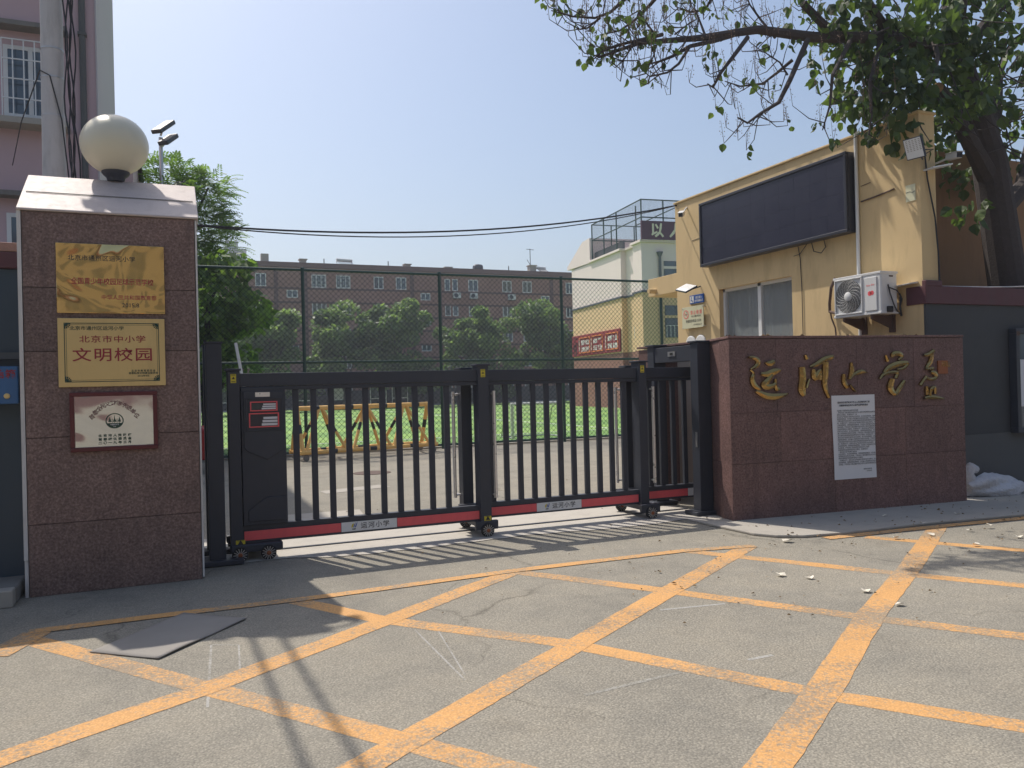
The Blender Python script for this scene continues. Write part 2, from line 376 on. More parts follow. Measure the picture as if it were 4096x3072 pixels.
for pts in ([(-.92, 6.2), (.132, 4.70), (.924, 3.585), (2.0, 2.05)], [(.852, 6.304), (1.331, 5.479), (2.24, 4.43), (3.014, 3.129), (3.527, 2.445), (4.3, 1.3)],
            [(2.697, 6.373), (3.456, 5.244), (4.253, 3.983), (4.751, 3.278), (6.0, 1.4)], [(4.459, 6.355), (5.436, 4.748), (5.897, 4.059), (7.6, 1.5)], [(6.397, 6.021), (7.021, 4.95), (9.2, 1.6)]):
    strip(mk, pts, LW*.95, .0012)
for pts in ([(-2.2, 3.2), (-.732, 4.187), (.107, 4.649), (1.361, 5.473), (2.697, 6.373)], [(-.6, 2.5), (.691, 3.38), (.991, 3.576), (2.199, 4.359), (3.45, 5.171), (5.081, 6.22)],
            [(1.2, 2.0), (2.236, 2.641), (3.061, 3.177), (4.294, 4.021), (5.628, 4.85), (7.469, 6.06)], [(4.2, 1.6), (9.4, 5.8)]):
    strip(mk, pts, LW*1.12, .0024)
strip(mk, [(-1.05, 5.86), (-.87, 6.32)], .2, .0036)
strip(mk, [(-2.6, 5.0), (-1.05, 5.86)], .2, .0048)
strip(mk, [(-.93, 6.352), (-.17, 6.354), (1.102, 6.32), (2.661, 6.393), (4.459, 6.355), (5.156, 6.208)], .12, .006)
strip(mk, [(6.0, 6.15), (7.291, 6.07), (8.75, 5.93)], .13, .006)
strip(mk, [(8.7, 5.93), (9.4, 5.2), (11.5, 3.0)], .13, .0072)
o = mk.build('road_marking', M['paint']); tag(o, kind='structure')
# concrete sill of the gate with the buried rail, ragged front edge
edge = [(x, 7.78 + .05*math.sin(x*2.3) + rnd.uniform(-.03, .03) + (.1 if x < 1.2 else 0)) for x in np.linspace(.25, 5.5, 40)]
sheet('gate_sill', edge + [(5.5, 7.33), (5.95, 7.3), (5.95, 9.25), (.25, 9.45)], .006, M['concrete'])
g = MB(); g.box(.9, 5.95, 8.40, 8.44, .0, .016); g.box(.9, 5.95, 8.455, 8.465, .0, .012)
o = g.build('gate_rail', M['gatem']); tag(o, 'dark steel floor rail sunk in the concrete sill beneath the gate', 'gate rail')
# raised pavement by the right wall
pv = [(5.46, 7.28), (5.5, 6.62), (5.62, 6.42), (5.85, 6.28), (6.3, 6.2), (7.44, 6.17), (8.8, 6.02), (12, 5.65), (18, 5.0), (18, 7.5), (5.46, 7.5)]
o = MB().prism([(x, y, .0) for x, y in pv], (0, 0, .03)).build('pavement', M['conc2'], bevel=.01); tag(o, kind='structure')
# left kerb and pavement
o = MB().box(-9, -1.14, 7.30, 9.2, 0, .13).build('left_pavement', M['conc3'], bevel=.015); o.name = 'pavement'; tag(o, kind='structure')
k = MB()
for i in range(8): k.box(-1.145-.62*(i+1)+.008, -1.145-.62*i, 7.16, 7.295, 0, .135)
o = k.build('kerb', M['conc2'], bevel=.012); tag(o, kind='structure')
# sports field
sheet('field', [(-60, 20.6), (70, 20.45), (70, 74), (-60, 74)], .012, M['turf'])
sheet('running_track', [(-60, 74), (90, 74), (90, 79.5), (-60, 79.5)], .014, M['track'])
fl = MB()
for y0 in (24.6, 46.0, 70.5): fl.box(-40, 60, y0, y0+.1, .012, .018)
for x0 in (14.5, 30): fl.box(x0, x0+.1, 24.7, 70.5, .012, .018)
o = fl.build('field_line', M['white']); tag(o, kind='structure')
o = MB().box(-60, 70, 20.42, 20.54, 0, .05).build('field_kerb', M['concrete']); tag(o, kind='structure')
ck = MB()
for p0, p1, wd in (((1660, 2520), (1860, 2720), .012), ((1745, 2510), (1860, 2700), .01), ((2340, 2780), (2720, 2690), .03), ((2640, 2440), (2900, 2415), .03), ((2990, 2640), (3090, 2620), .03), ((845, 2580), (830, 2830), .015), ((955, 2580), (960, 2680), .012), ((845, 2580), (955, 2580), .012)):
    strip(ck, [tuple(at(*p0, z=0)[:2]), tuple(at(*p1, z=0)[:2])], wd, .0010)
o = ck.build('chalk_marking', M['chalk']); tag(o, kind='structure')
# manhole and repair patches in the yard
o = MB().lathe((3.55, 15.3, 0), [(.36, 0), (.36, .008), (.30, .012), (0, .012)], n=28).build('manhole_cover', M['rust']); tag(o, 'round cast iron manhole cover in the yard behind the gate', 'manhole cover')
sheet('yard_patch', [(1.1, 9.7), (2.2, 9.75), (2.3, 10.7), (1.2, 10.75)], .005, M['conc2'])
sheet('yard_patch', [(2.2, 12.6), (3.3, 12.9), (3.2, 13.3), (2.15, 13.0)], .005, M['conc2'])

# ------------------------------------------------------------------ left gate pillar
def stone_face(mb, o, u, L, zs, us, th, gap=.006):
    """slabs on a wall face: o lower corner, u horizontal unit vector, zs / us joint lists"""
    u = Vector(u); n = Vector((u.y, -u.x, 0))
    for z0, z1 in zip(zs[:-1], zs[1:]):
        for u0, u1 in zip(us[:-1], us[1:]):
            mb.obox(Vector(o)+u*(u0+gap/2)+Vector((0, 0, z0+gap/2)), u*(u1-u0-gap), n*th, (0, 0, z1-z0-gap))
PX0, PX1, PY0, PY1 = -1.075, .222, 7.45, 8.75
pil = thing('gate_pillar', 'square gate pillar clad in dark red granite with pale sloped cap at left', 'gate pillar', ((PX0+PX1)/2, (PY0+PY1)/2, 0))
b = MB(); b.box(PX0+.01, PX1-.01, PY0+.02, PY1-.02, 0, 3.1)
zs = [0, .58, 1.28, 1.98, 2.50, 3.115]
stone_face(b, (PX0, PY0+.02, 0), (1, 0, 0), PX1-PX0, zs, [0, PX1-PX0], .02)
b.build('body', M['gran'], pil)
s_ = MB(); s_.box(PX0-.032, PX0-.003, PY0-.004, PY1, .3, 3.12); s_.box(PX1+.003, PX1+.018, PY0-.002, PY1, .02, 3.11); s_.box(PX0-.03, PX0-.004, PY0+.01, PY1, .0, .295)
s_.build('side_slab', M['trim'], pil)
yr = (PY0+PY1)/2
c = MB()
ex, ey = .022, .02
sec = [(PY0-ey, 3.118), (PY0-ey, 3.135), (PY0-ey+.30, 3.330), (yr, 3.565), (PY1+ey, 3.135), (PY1+ey, 3.118)]
c.prism([(PX0-ex-.01, y, z) for y, z in sec], (PX1-PX0+2*ex+.02, 0, 0))
c.build('cap', M['cap'], pil, bevel=.006)
# gable ends lean inward: pull the ridge's left end
me = pil.children[-1].data
for v in me.vertices:
    if v.co.z > 3.5: v.co.x += .045 if v.co.x < 0 else -.01
jt = MB(); jt.obox((PX0+.0, PY0+.272, 3.329), (PX1-PX0, 0, 0), (0, .010, .0096), (0, -.0015, .0018)); jt.build('cap_joint', M['conc3'], pil)
gl = thing('globe_lamp', 'cream opal globe lamp on black collar atop the left gate pillar', 'lamp', (-.415, 8.1, 3.56))
gp = [(.125, .0)] + [(.286*math.sin(t), .3 - .268*math.cos(t)) for t in np.linspace(.42, math.pi, 24)]
MB().lathe((-.418, 8.1, 3.588), gp[1:], n=48).build('globe', M['globe'], gl, smooth=True)
MB().lathe((-.415, 8.1, 3.558), [(.07, 0), (.08, .035), (.105, .055), (.118, .075), (.118, .10), (.10, .105)], n=32).build('collar', M['gatem'], gl, smooth=True)
# plaques
UP, RT = (0, 0, 1), (1, 0, 0)
YF = 7.444
def plaque(name, label, x0, x1, z0, z1, mat, th=.02):
    t = thing(name, label, 'plaque', ((x0+x1)/2, YF, z0))
    MB().box(x0, x1, YF-th, YF, z0, z1).build('plate', mat, t, bevel=.003)
    return t
x0, x1, z0, z1 = -.834, -.026, 2.293, 2.866
t = plaque('brass_plaque', 'mirror polished brass plaque, topmost of three on the red granite pillar', x0, x1, z0, z1, M['brass'])
y = YF-.02
q = MB(); text(q, '北京市通州区运河小学', (x0+.085, y, 2.73), RT, UP, .048, align='LEFT', gap=1.1, bold=.01); q.build('lettering', M['ink'], t)
q = MB(); text(q, '2015.8', (-.29, y, 2.345), RT, UP, .048, bold=.012); q.build('lettering', M['ink'], t)
q = MB(); text(q, '全国青少年校园足球示范学校', (-.42, y, 2.535), RT, UP, .058, sx=.82, bold=.012); q.build('lettering', M['redink'], t)
q = MB(); text(q, '中华人民共和国教育部', (-.30, y, 2.41), RT, UP, .042, bold=.01)
q.build('lettering', M['redink'], t)
x0, x1, z0, z1 = -.833, -.034, 1.686, 2.250
t = plaque('yellow_plaque', 'satin yellow plaque with black ornamental border, middle of three on the pillar', x0, x1, z0, z1, M['brassflat'])
q = MB(); y = YF-.02-.0015
def frame(mb, x0, x1, z0, z1, th, yy, dy=.0004):
    for a in ((x0, x1, z0, z0+th), (x0, x1, z1-th, z1), (x0, x0+th, z0+th, z1-th), (x1-th, x1, z0+th, z1-th)):
        mb.box(a[0], a[1], yy-dy, yy, a[2], a[3])
frame(q, x0+.045, x1-.045, z0+.038, z1-.038, .006, y); frame(q, x0+.060, x1-.060, z0+.053, z1-.053, .0025, y)
for sx in (-1, 1):
    for sz in (-1, 1):
        cx, cz = (x0+x1)/2+sx*((x1-x0)/2-.055), (z0+z1)/2+sz*((z1-z0)/2-.048)
        for k_ in range(5):
            an = math.pi/4 + (k_-2)*.42
            ex_, ez_ = cx-sx*math.cos(an)*.034, cz-sz*math.sin(an)*.034
            q.path([(cx, y-.001, cz), (ex_, y-.001, ez_)], [.005, .0025], 6)
            q.lathe((ex_, y, ez_), [(.0052, 0), (.0052, .001)], (0, -1, 0), 8)
q.build('border', M['greenink'], t); q = MB(); text(q, '北京市通州区运河小学', (x0+.085, y, 2.155), RT, UP, .036, sx=1.12, align='LEFT', bold=.012); q.build('lettering', M['greenink'], t); q = MB()
for zz, s in ((1.805, '北 京 市 教 育 委 员 会'), (1.785, '首都精神文明建设委员会'), (1.762, '2016年9月')):
    text(q, s, (-.205, y, zz), RT, UP, .0195, sx=1.05 if zz != 1.805 else .95, bold=.018)
q.build('lettering', M['greenink'], t)
q = MB()
text(q, '北京市中小学', (-.43, y, 2.055), RT, UP, .062, sx=1.28, bold=.009, gap=1.12); q.build('lettering', M['redink'], t)
q = MB(); text(q, '文明校园', (-.43, y, 1.905), RT, UP, .118, sx=1.22, bold=.009, gap=1.14)
q.build('lettering', M['redink'], t)
x0, x1, z0, z1 = -.760, -.104, 1.152, 1.640
t = thing('framed_plaque', 'mirror steel plaque in dark red wooden frame, lowest of three on the pillar', 'plaque', ((x0+x1)/2, YF, z0))
fr = MB(); w_ = .035
fr.box(x0, x1, YF-.03, YF, z0, z0+w_); fr.box(x0, x1, YF-.03, YF, z1-w_, z1); fr.box(x0, x0+w_, YF-.03, YF, z0+w_, z1-w_); fr.box(x1-w_, x1, YF-.03, YF, z0+w_, z1-w_)
fr.build('frame', M['woodred'], t, bevel=.006)
b = MB(); b.prism([(x0+w_-.002, YF-.002, z0+w_-.002), (x0+w_-.002, YF-.004, z0+w_-.002), (x0+w_-.002, YF-.015, z1-w_+.002), (x0+w_-.002, YF-.002, z1-w_+.002)], (x1-x0-2*w_+.004, 0, 0)); b.build('plate', M['steelmirror'], t)
y = YF-.0165
q = MB(); cx, cz, rr = -.432, 1.19, .335
for i, ch in enumerate('首都全民义务植树先进单位'):
    an = R(45.5 - 91*i/11)
    px_, pz_ = cx-rr*.66*math.sin(an), cz-.02+rr*1.08*math.cos(an)*1.0
    u_ = Vector((-math.sin(an)*.75, 0, math.cos(an))).normalized(); r_ = Vector((u_.z, 0, -u_.x))
    text(q, ch, (px_, y, pz_), r_, u_, .043, bold=.014)
q.build('lettering', M['maroonink'], t)
q = MB()
for zz, s in ((1.268, '北 京 市 人 民 政 府'), (1.238, '首 都 绿 化 委 员 会'), (1.208, '二 〇 一 九 年 三 月')): text(q, s, (-.432, y, zz), RT, UP, .024, sx=1.2, bold=.02)
q.build('lettering', M['greenink'], t)
q = MB(); ec = Vector((-.432, y, 1.398)); ro, ri = .068, .060
seg = 40
ring = [(math.cos(2*math.pi*i/seg), math.sin(2*math.pi*i/seg)) for i in range(seg)]
q.add([(ec.x+c_*ro, y, ec.z+s*ro*.93) for c_, s in ring]+[(ec.x+c_*ri, y, ec.z+s*ri*.93) for c_, s in ring], [(i, (i+1) % seg, seg+(i+1) % seg, seg+i) for i in range(seg)])
arc = [(ec.x+.061*math.cos(a_), y-.0006, ec.z+.057*math.sin(a_)) for a_ in np.linspace(R(200), R(340), 18)]
q.add(arc, [tuple(range(18))])
for dx, h in ((-.036, .042), (0, .056), (.036, .042)):
    q.add([(ec.x+dx-.012, y-.0006, ec.z-.008), (ec.x+dx+.012, y-.0006, ec.z-.008), (ec.x+dx+.004, y-.0006, ec.z+.018), (ec.x+dx, y-.0006, ec.z-.008+h), (ec.x+dx-.004, y-.0006, ec.z+.018)], [(0, 1, 2, 3, 4)])
    q.box(ec.x+dx-.0015, ec.x+dx+.0015, y-.001, y-.0004, ec.z-.022, ec.z-.008)
for dx in (-.018, .018):
    q.box(ec.x+dx-.001, ec.x+dx+.001, y-.001, y-.0004, ec.z-.018, ec.z+.02)
    for k_ in range(3): q.obox((ec.x+dx-.007, y-.001, ec.z-.006+k_*.008), (.014, 0, 0), (0, .0005, 0), (0, 0, .0015))
q.build('emblem', M['greenink'], t)
q = MB(); text(q, '中国植树节', (ec.x, y-.001, ec.z-.036), RT, UP, .013, bold=.02); q.build('lettering', M['white'], t); q = MB(); text(q, '3·12', (ec.x, y-.001, ec.z-.051), RT, UP, .011, bold=.03)
q.build('lettering', M['white'], t)

# ------------------------------------------------------------------ walls left of the pillar
t = thing('street_wall', 'grey street wall with maroon coping and brick top left of the pillar', 'wall', (-4, 7.9, 0))
MB().box(-9, -1.1, 7.75, 8.0, 0, 2.68).build('wall_face', M['bluewall'], t)
MB().box(-9, -1.1, 7.71, 8.03, 2.683, 2.82).build('coping', M['maroon'], t, bevel=.008)
b = MB()
for i in range(30):
    b.box(-1.12-.25*(i+1)+.01, -1.12-.25*i, 7.73+rnd.uniform(-.015, .015), 8.02, 2.823, 2.9+rnd.uniform(-.01, .02))
b.build('brick_top', M['brickcap'], t, bevel=.01)
MB().box(-9, -1.12, 7.69, 7.745, 1.93, 1.985).build('ledge', M['greyw2'], t)
t = thing('mailbox', 'blue steel letter box fixed to the wall left of the pillar', 'mailbox', (-1.34, 7.7, 1.5))
MB().box(-1.58, -1.13, 7.52, 7.74, 1.56, 1.865).build('body', M['mailb'], t, bevel=.01)
q = MB(); text(q, '校长信箱', (-1.145, 7.52, 1.775), RT, UP, .075, align='RIGHT', bold=.02, gap=1.05); q.build('lettering', M['redink'], t)
MB().lathe((-1.21, 7.52, 1.625), [(.022, 0), (.022, .008), (.015, .012), (0, .012)], (0, -1, 0), 20).build('lock', M['brassflat'], t)
# utility pole with its wires overhead
t = thing('utility_pole', 'grey concrete utility pole standing behind the wall at far left', 'utility pole', (-1.06, 9.6, 0))
MB().path([(-1.07, 9.6, 0), (-1.07, 9.6, 4.0), (-1.065, 9.6, 6.95)], [.118, .112, .100], 20).build('shaft', M['pole'], t, smooth=True)
for zz in (4.95, 5.25, 4.55): MB().lathe((-1.068, 9.6, zz), [(.1125, 0), (.1125, .012)], n=20).build('wire_band', M['silver'], t)
h = MB(); h.box(-1.45, -.42, 9.45, 9.52, 6.42, 6.50); h.path([(-.5, 9.485, 6.44), (-1.06, 9.485, 5.9)], .022, 6); h.path([(-1.4, 9.485, 6.44), (-1.06, 9.485, 5.9)], .022, 6); h.box(-1.0, -.75, 9.44, 9.56, 6.5, 6.85)
for xx in (-1.38, -.5): h.lathe((xx, 9.485, 6.50), [(.02, 0), (.05, .03), (.03, .07), (.05, .10), (.02, .14)], n=10)
h.path([(-.72+.24*math.cos(a_), 9.5, 6.55+.24*math.sin(a_)) for a_ in np.linspace(0, 6.28, 24)], .016, 6)
h.build('crossarm', M['rust'], t)
b = MB()
for k_ in range(5):
    ph = rnd.uniform(0, 6)
    b.path([(-.93+.03*k_*.6+.02*math.sin(ph+i*.9)+.035*max(0, (4.6-zz)), 9.46+.01*k_, zz) for i, zz in enumerate(np.linspace(6.4, 2.9, 22))], .008, 5)
o = b.build('hanging_cable', M['cable']); tag(o, 'bundle of black cables dangling beside the concrete utility pole', 'cable')
b = MB()
for p0, p1, s in (((981.6, 2491), (1185, 2963), 6.45), ((1093, 2491), (1463, 3072), 6.6)):
    A = Vector(at(*p0, z=0)); B = Vector(at(*p1, z=0)); d = (B-A).normalized(); up = SDIR*(s/SDIR.z)
    P = [Vector((-1.05, 9.55, s-.05)), A+up, A+d*3+up-Vector((0, 0, .05)), A+d*9+up+Vector((0, 0, .25)), A+d*22+up+Vector((0, 0, .6))]
    b.path(P, .022, 6)
o = b.build('overhead_cable', M['cable']); tag(o, 'pair of thick overhead cables crossing the street, shadows on the asphalt', 'cable')
b = MB(); A = Vector((-1.2, 9.5, 4.93))
for sg, r_ in ((.84, .015), (1.06, .010)):
    p0 = Vector((-1.0, 10.2, 4.25)); p0 = Vector(at(700, 893, b=12.2)); p1 = Vector((9.2, 13.0, 5.06))
    P = []
    for i in range(25):
        f_ = i/24; q_ = p0.lerp(p1, f_); q_.z -= sg*.40*4*f_*(1-f_)*.9; P.append(q_)
    b.path(P, r_, 6)
o = b.build('sagging_cable', M['cable']); tag(o, 'two black cables sagging across the sky to the yellow guardhouse roof', 'cable')
b = MB(); b.path([(-2.4, 15.9, 5.6), (-1.7, 12, 5.2), (-1.17, 9.5, 5.0), (-1.08, 9.485, 4.95), (-.98, 9.485, 4.5), (-.9, 9.48, 3.6)], .007, 5)
o = b.build('slack_cable', M['cable']); tag(o, 'thin slack wire tied round the utility pole and hanging down its front', 'cable')

# ------------------------------------------------------------------ pink apartment block behind the left wall
t = thing('pink_building', 'dusty pink apartment block with pale corner behind the left utility pole', 'building', (-8, 20, 0))
BX, BY = -1.105, 16.0
MB().box(-22, BX, BY, 21.3, 0, 11.4).build('wall', M['pink'], t)
MB().box(BX+.004, BX+.03, BY-.02, 21.3, 0, 11.4).build('gable_render', M['pinkpale'], t)
MB().box(-2.0, -.72, 21.32, 27, 0, 8.05).build('rear_wing', M['pink'], t)
MB().box(-2.1, -.62, 21.31, 27.1, 8.05, 8.2).build('rear_roof', M['maroon'], t)
rw = random.Random(4)
def window(parent, x0, x1, y, z0, z1, panes, fm, gm, fw=.05, depth=.06, grille=False):
    """casement set into the face y: frame part with pane sub-parts"""
    f = MB(); f.box(x0, x1, y-.02, y+depth, z0, z0+fw); f.box(x0, x1, y-.02, y+depth, z1-fw, z1); f.box(x0, x0+fw, y-.02, y+depth, z0+fw, z1-fw); f.box(x1-fw, x1, y-.02, y+depth, z0+fw, z1-fw)
    for i in range(1, panes):
        xm = x0+(x1-x0)*i/panes; f.box(xm-fw/2, xm+fw/2, y-.022, y+depth, z0+fw, z1-fw)
    fo = f.build('window', fm, parent)
    MB().box(x0+fw*.6, x1-fw*.6, y-.008, y+.01, z0+fw*.6, z1-fw*.6).build('pane', gm if not isinstance(gm, list) else gm[rw.randrange(len(gm))], fo)
    if grille:
        gr = MB(); n = max(3, int((x1-x0)/.16))
        for i in range(n+1): gr.box(x0+(x1-x0)*i/n-.009, x0+(x1-x0)*i/n+.009, y-.17, y-.15, z0-.05, z1+.05)
        for zz in np.linspace(z0-.05, z1+.05, 5): gr.box(x0, x1, y-.172, y-.148, zz-.009, zz+.009)
        gr.build('grille', M['white'], fo)
    return fo
for zz in (6.45, 9.35, 3.55):
    for xx in (-2.52, -5.4, -8.2):
        window(t, xx, xx+.82, BY, zz, zz+1.25, 2, M['white'], M['glass2'], fw=.07, grille=zz > 5)
        MB().box(xx-.3, xx+1.0, BY-.42, BY, zz-.20, zz-.10).build('sill', M['conc2'], t)
        MB().box(xx-.3, xx+1.0, BY-.30, BY, zz+1.50, zz+1.58).build('canopy', M['conc3'], t)
b = MB(); b.path([(-1.3, BY-.06, 0), (-1.3, BY-.06, 11.4)], .055, 10)
for zz in (5, 8, 11): b.box(-1.37, -1.23, BY-.12, BY, zz, zz+.05)
b.build('downpipe', M['greyw2'], t)

# ------------------------------------------------------------------ sliding gate: three telescoping sections
def wheel(parent, c, r=.072, th=.05):
    w_ = MB().lathe(c, [(r*.72, -th/2), (r*.96, -th/2), (r, -th/4), (r, th/4), (r*.96, th/2), (r*.72, th/2)], (0, -1, 0), 24).build('wheel', M['black'], parent, smooth=True)
    q = MB()
    for k_ in range(14):
        a_ = 2*math.pi*k_/14; d = Vector((math.cos(a_), 0, math.sin(a_))); n = Vector((-d.z, 0, d.x))
        q.obox(Vector(c)+d*r*.25-n*.0035+Vector((0, -th/2-.001, 0)), d*r*.62, n*.007, (0, -.004, 0))
    q.build('spokes', M['silver'], w_)
    MB().lathe(c, [(r*.3, th/2), (r*.3, th/2+.008), (r*.18, th/2+.012), (0, th/2+.012)], (0, -1, 0), 14).build('hub', M['copper'], w_)
def emblem(q3, x, y, z, s):
    """three leaf-like sweeps of the school badge; q3 = (yellow, blue, green) meshes"""
    for q, dx, pts in ((q3[0], 0, [(-.5, .0), (-.42, .35), (-.1, .55), (-.12, .25), (-.25, .0), (-.4, -.25)]), (q3[1], 0, [(-.22, -.2), (-.1, .2), (.25, .75), (.1, .3), (-.02, -.05)]),
                       (q3[1], .22, [(-.2, -.22), (-.06, .2), (.3, .8), (.18, .3), (.02, -.1)]), (q3[2], 0, [(-.45, -.45), (-.3, -.3), (-.1, -.34), (.1, -.3), (.3, -.42), (.0, -.5)])):
        q.add([(x+(dx+px_)*s, y, z+pz_*s) for px_, pz_ in pts], [tuple(range(len(pts)))[::-1]])
def sticker(parent, x, y, z, w_, h, name='warning_label'):
    so_ = MB().box(x, x+w_, y-.0015, y, z, z+h).build(name, M['yel'], parent)
    q = MB(); cx, cz, s = x+w_/2, z+h*.55, w_*.3
    yy = y-.002
    q.add([(cx-s, yy, cz-s*.7), (cx+s, yy, cz-s*.7), (cx, yy, cz+s)], [(0, 1, 2)]); q.box(x+w_*.15, x+w_*.85, yy-.0003, yy+.0003, z+h*.85, z+h*.93)
    q.box(x+w_*.15, x+w_*.85, yy-.0003, yy+.0003, z+h*.1, z+h*.18); q.build('symbol', M['ink'], so_)
def gate_section(label, x0, x1, y, bars, red, plate, posts):
    t = thing('gate_section', label, 'sliding gate', ((x0+x1)/2, y, 0), 'telescoping sections of the school gate')
    r_ = MB(); r_.box(x0, x1, y, y+.08, 1.625, 1.665); r_.box(x0, x1, y-.012, y+.092, 1.667, 1.79)
    r_.build('top_rail', M['gatem'], t, bevel=.004)
    r_ = MB(); r_.box(x0, x1, y, y+.08, .287, .335); r_.box(x0, x1, y+.004, y+.076, .165, .285)
    r_.build('bottom_rail', M['gatem'], t, bevel=.003)
    for a in red: MB().box(a[0], a[1], y-.0005, y+.003, .19, .278).build('reflective_strip', M['red'], t)
    for a in plate:
        p_ = MB().box(a[0], a[1], y-.002, y+.003, .186, .281).build('name_plate', M['white'], t)
        q = MB(); text(q, '运河小学', (a[0]+(a[1]-a[0])*.60, y-.002, .212), RT, UP, .066, sx=1.05, bold=.008, gap=1.2); q.build('lettering', M['ink'], p_)
        qs = [MB(), MB(), MB()]; emblem(qs, a[0]+.13, y-.0035, .232, .062)
        for q, mm, nm in zip(qs, (M['yel'], M['blue'], M['green']), ('emblem',)*3): q.build(nm, mm, p_)
    for bx in bars: MB().box(bx-.029, bx+.029, y+.018, y+.062, .335, 1.625).build('bar', M['gatem'], t, bevel=.004)
    for px0, px1, py0, py1, zt in posts:
        po = MB().box(px0, px1, py0, py1, .15, zt).build('post', M['gatem'], t, bevel=.005)
        MB().box(px0-.015, px1+.015, py0-.015, py1+.015, zt+.001, zt+.022).build('cap', M['gatem'], po, bevel=.004)
    return t
def carriage(parent, x, y0, y1):
    q = MB(); q.box(x-.13, x+.13, y0, y0+.05, .075, .17); q.box(x-.085, x+.085, y0+.05, y1, .095, .165); q.box(x-.13, x+.13, y1, y1+.04, .075, .17)
    c = q.build('carriage', M['gatem'], parent, bevel=.008)
    wheel(parent, (x, y0-.005, .072)); wheel(parent, (x-.01, y1+.03, .072))
def handle(parent, x, y, sgn):
    q = MB(); q.path([(x, y, .39), (x, y, 1.56)], .019, 12)
    for zz in (.42, 1.53): q.path([(x, y, zz), (x+sgn*.1, y+(.07 if sgn == 0 else 0), zz)], .012, 8)
    q.build('handle', M['chrome'], parent, smooth=True)
Y1, Y2, Y3 = 8.05, 8.19, 8.33
s1 = gate_section('leftmost gate section of dark bars carrying the motor cabinet with display windows', .60, 3.04, Y1, [1.131+.1735*i for i in range(10)], [(.62, 1.54), (2.118, 3.02)], [(1.545, 2.113)],
                  [(.497, .607, Y1-.03, Y1+.12, 1.815), (3.026, 3.150, Y1-.04, Y1+.12, 1.83)])
s2 = gate_section('middle gate section of dark bars between the two black wheeled carriages', 2.86, 5.13, Y2, [3.258+.1687*i for i in range(11)], [(3.16, 3.762), (4.335, 5.10)], [(3.766, 4.331)],
                  [(2.93, 3.05, Y2+.10, Y2+.24, 1.80), (5.112, 5.222, Y2-.05, Y2+.12, 1.85)])
s3 = gate_section('rightmost gate section of dark bars running through the dark portal frame', 4.92, 8.3, Y3, [5.40+.1687*i for i in range(8)], [(5.2, 5.905)], [(5.91, 6.42)],
                  [(5.10, 5.24, Y3+.08, Y3+.2, 1.80)])
sticker(s1, .527, Y1-.03, 1.70, .05, .085); sticker(s1, 3.06, Y1-.04, 1.71, .05, .085); sticker(s2, 5.14, Y2-.05, 1.73, .05, .085)
sticker(s1, .54, Y1-.03, .155, .085, .05); sticker(s1, 3.06, Y1-.042, .17, .08, .05)
carriage(s1, 3.09, 8.0, 8.62); carriage(s2, 5.19, 8.06, 8.70)
q = MB(); q.box(.49, .97, 7.99, 8.10, .085, .165); q.box(.49, .97, 8.58, 8.66, .085, .165); q.box(.56, .9, 8.1, 8.58, .10, .15); q.build('carriage', M['gatem'], s1, bevel=.015)
for c_ in ((.575, 8.0, .07), (.835, 8.0, .07), (.575, 8.64, .07), (.835, 8.64, .07)): wheel(s1, c_)
handle(s2, 2.87, Y2+.2, 1); handle(s2, 3.255, Y2-.05, 0); handle(s3, 5.02, Y3+.2, 1); handle(s3, 5.397, Y3-.05, 0)
# motor cabinet
cab = MB().box(.615, 1.025, 8.02, 8.20, .335, 1.655).build('motor_cabinet', M['gatem'], s1, bevel=.006)
q = MB(); yy = 8.02
q = MB(); q.prism([(.635, yy, 1.615), (1.012, yy, 1.615), (1.012, yy, 1.05), (.845, yy, .955), (.66, yy, 1.045), (.635, yy, 1.085)], (0, -.014, 0))
q.build('raised_panel', M['gatem'], cab, bevel=.006); q = MB(); q.prism([(.66, yy, .37), (1.012, yy, .37), (1.012, yy, .60), (.83, yy, .60), (.66, yy, .475)], (0, -.012, 0))
q.build('raised_panel', M['gatem'], cab, bevel=.006)
q = MB(); yp = yy-.014
def ring4(q, x0, x1, z0, z1, w_, ya, yb):
    for a in ((x0, x1, z0, z0+w_), (x0, x1, z1-w_, z1), (x0, x0+w_, z0+w_, z1-w_), (x1-w_, x1, z0+w_, z1-w_)): q.box(a[0], a[1], ya, yb, a[2], a[3])
ring4(q, .655, .998, 1.235, 1.555, .012, yp-.01, yp); q.build('bezel', M['gatem'], cab, bevel=.003)
for x0_, x1_, z0_, z1_ in ((.695, .948, 1.425, 1.518), (.683, .960, 1.270, 1.408)):
    q = MB(); ring4(q, x0_, x1_, z0_, z1_, .011, yp-.012, yp); wf = q.build('window_frame', M['red'], cab)
    MB().box(x0_+.011, x1_-.011, yp-.003, yp-.0005, z0_+.011, z1_-.011).build('display', M['glass'], wf)
    pp = MB(); pw = x1_-x0_
    for k_ in range(3): pp.box(x0_+pw*(.42+.03*k_), x1_-.014, yp-.0055+.0003*k_, yp-.0035, z0_+.016+(z1_-z0_)*.22*k_, z0_+.016+(z1_-z0_)*(.22*k_+.16))
    pp.build('papers', M['paper'], wf)
q = MB(); q.box(.745, .88, yp-.003, yp-.0005, 1.562, 1.606); q.build('metal_plate', M['chrome'], cab)
# receiver posts at the left end
t = thing('receiver_frame', 'pair of tall dark receiver posts on base plates beside the granite pillar', 'gate post', (.38, 8.2, 0))
for y_ in (7.95, 8.52):
    po = MB().box(.305, .448, y_, y_+.14, .0, 2.075).build('post', M['gatem'], t, bevel=.006)
    MB().box(.295, .458, y_-.01, y_+.15, 2.076, 2.09).build('cap', M['gatem'], po)
    MB().box(.215, .60, y_-.08, y_+.22, .007, .055).build('base_plate', M['gatem'], po, bevel=.008)
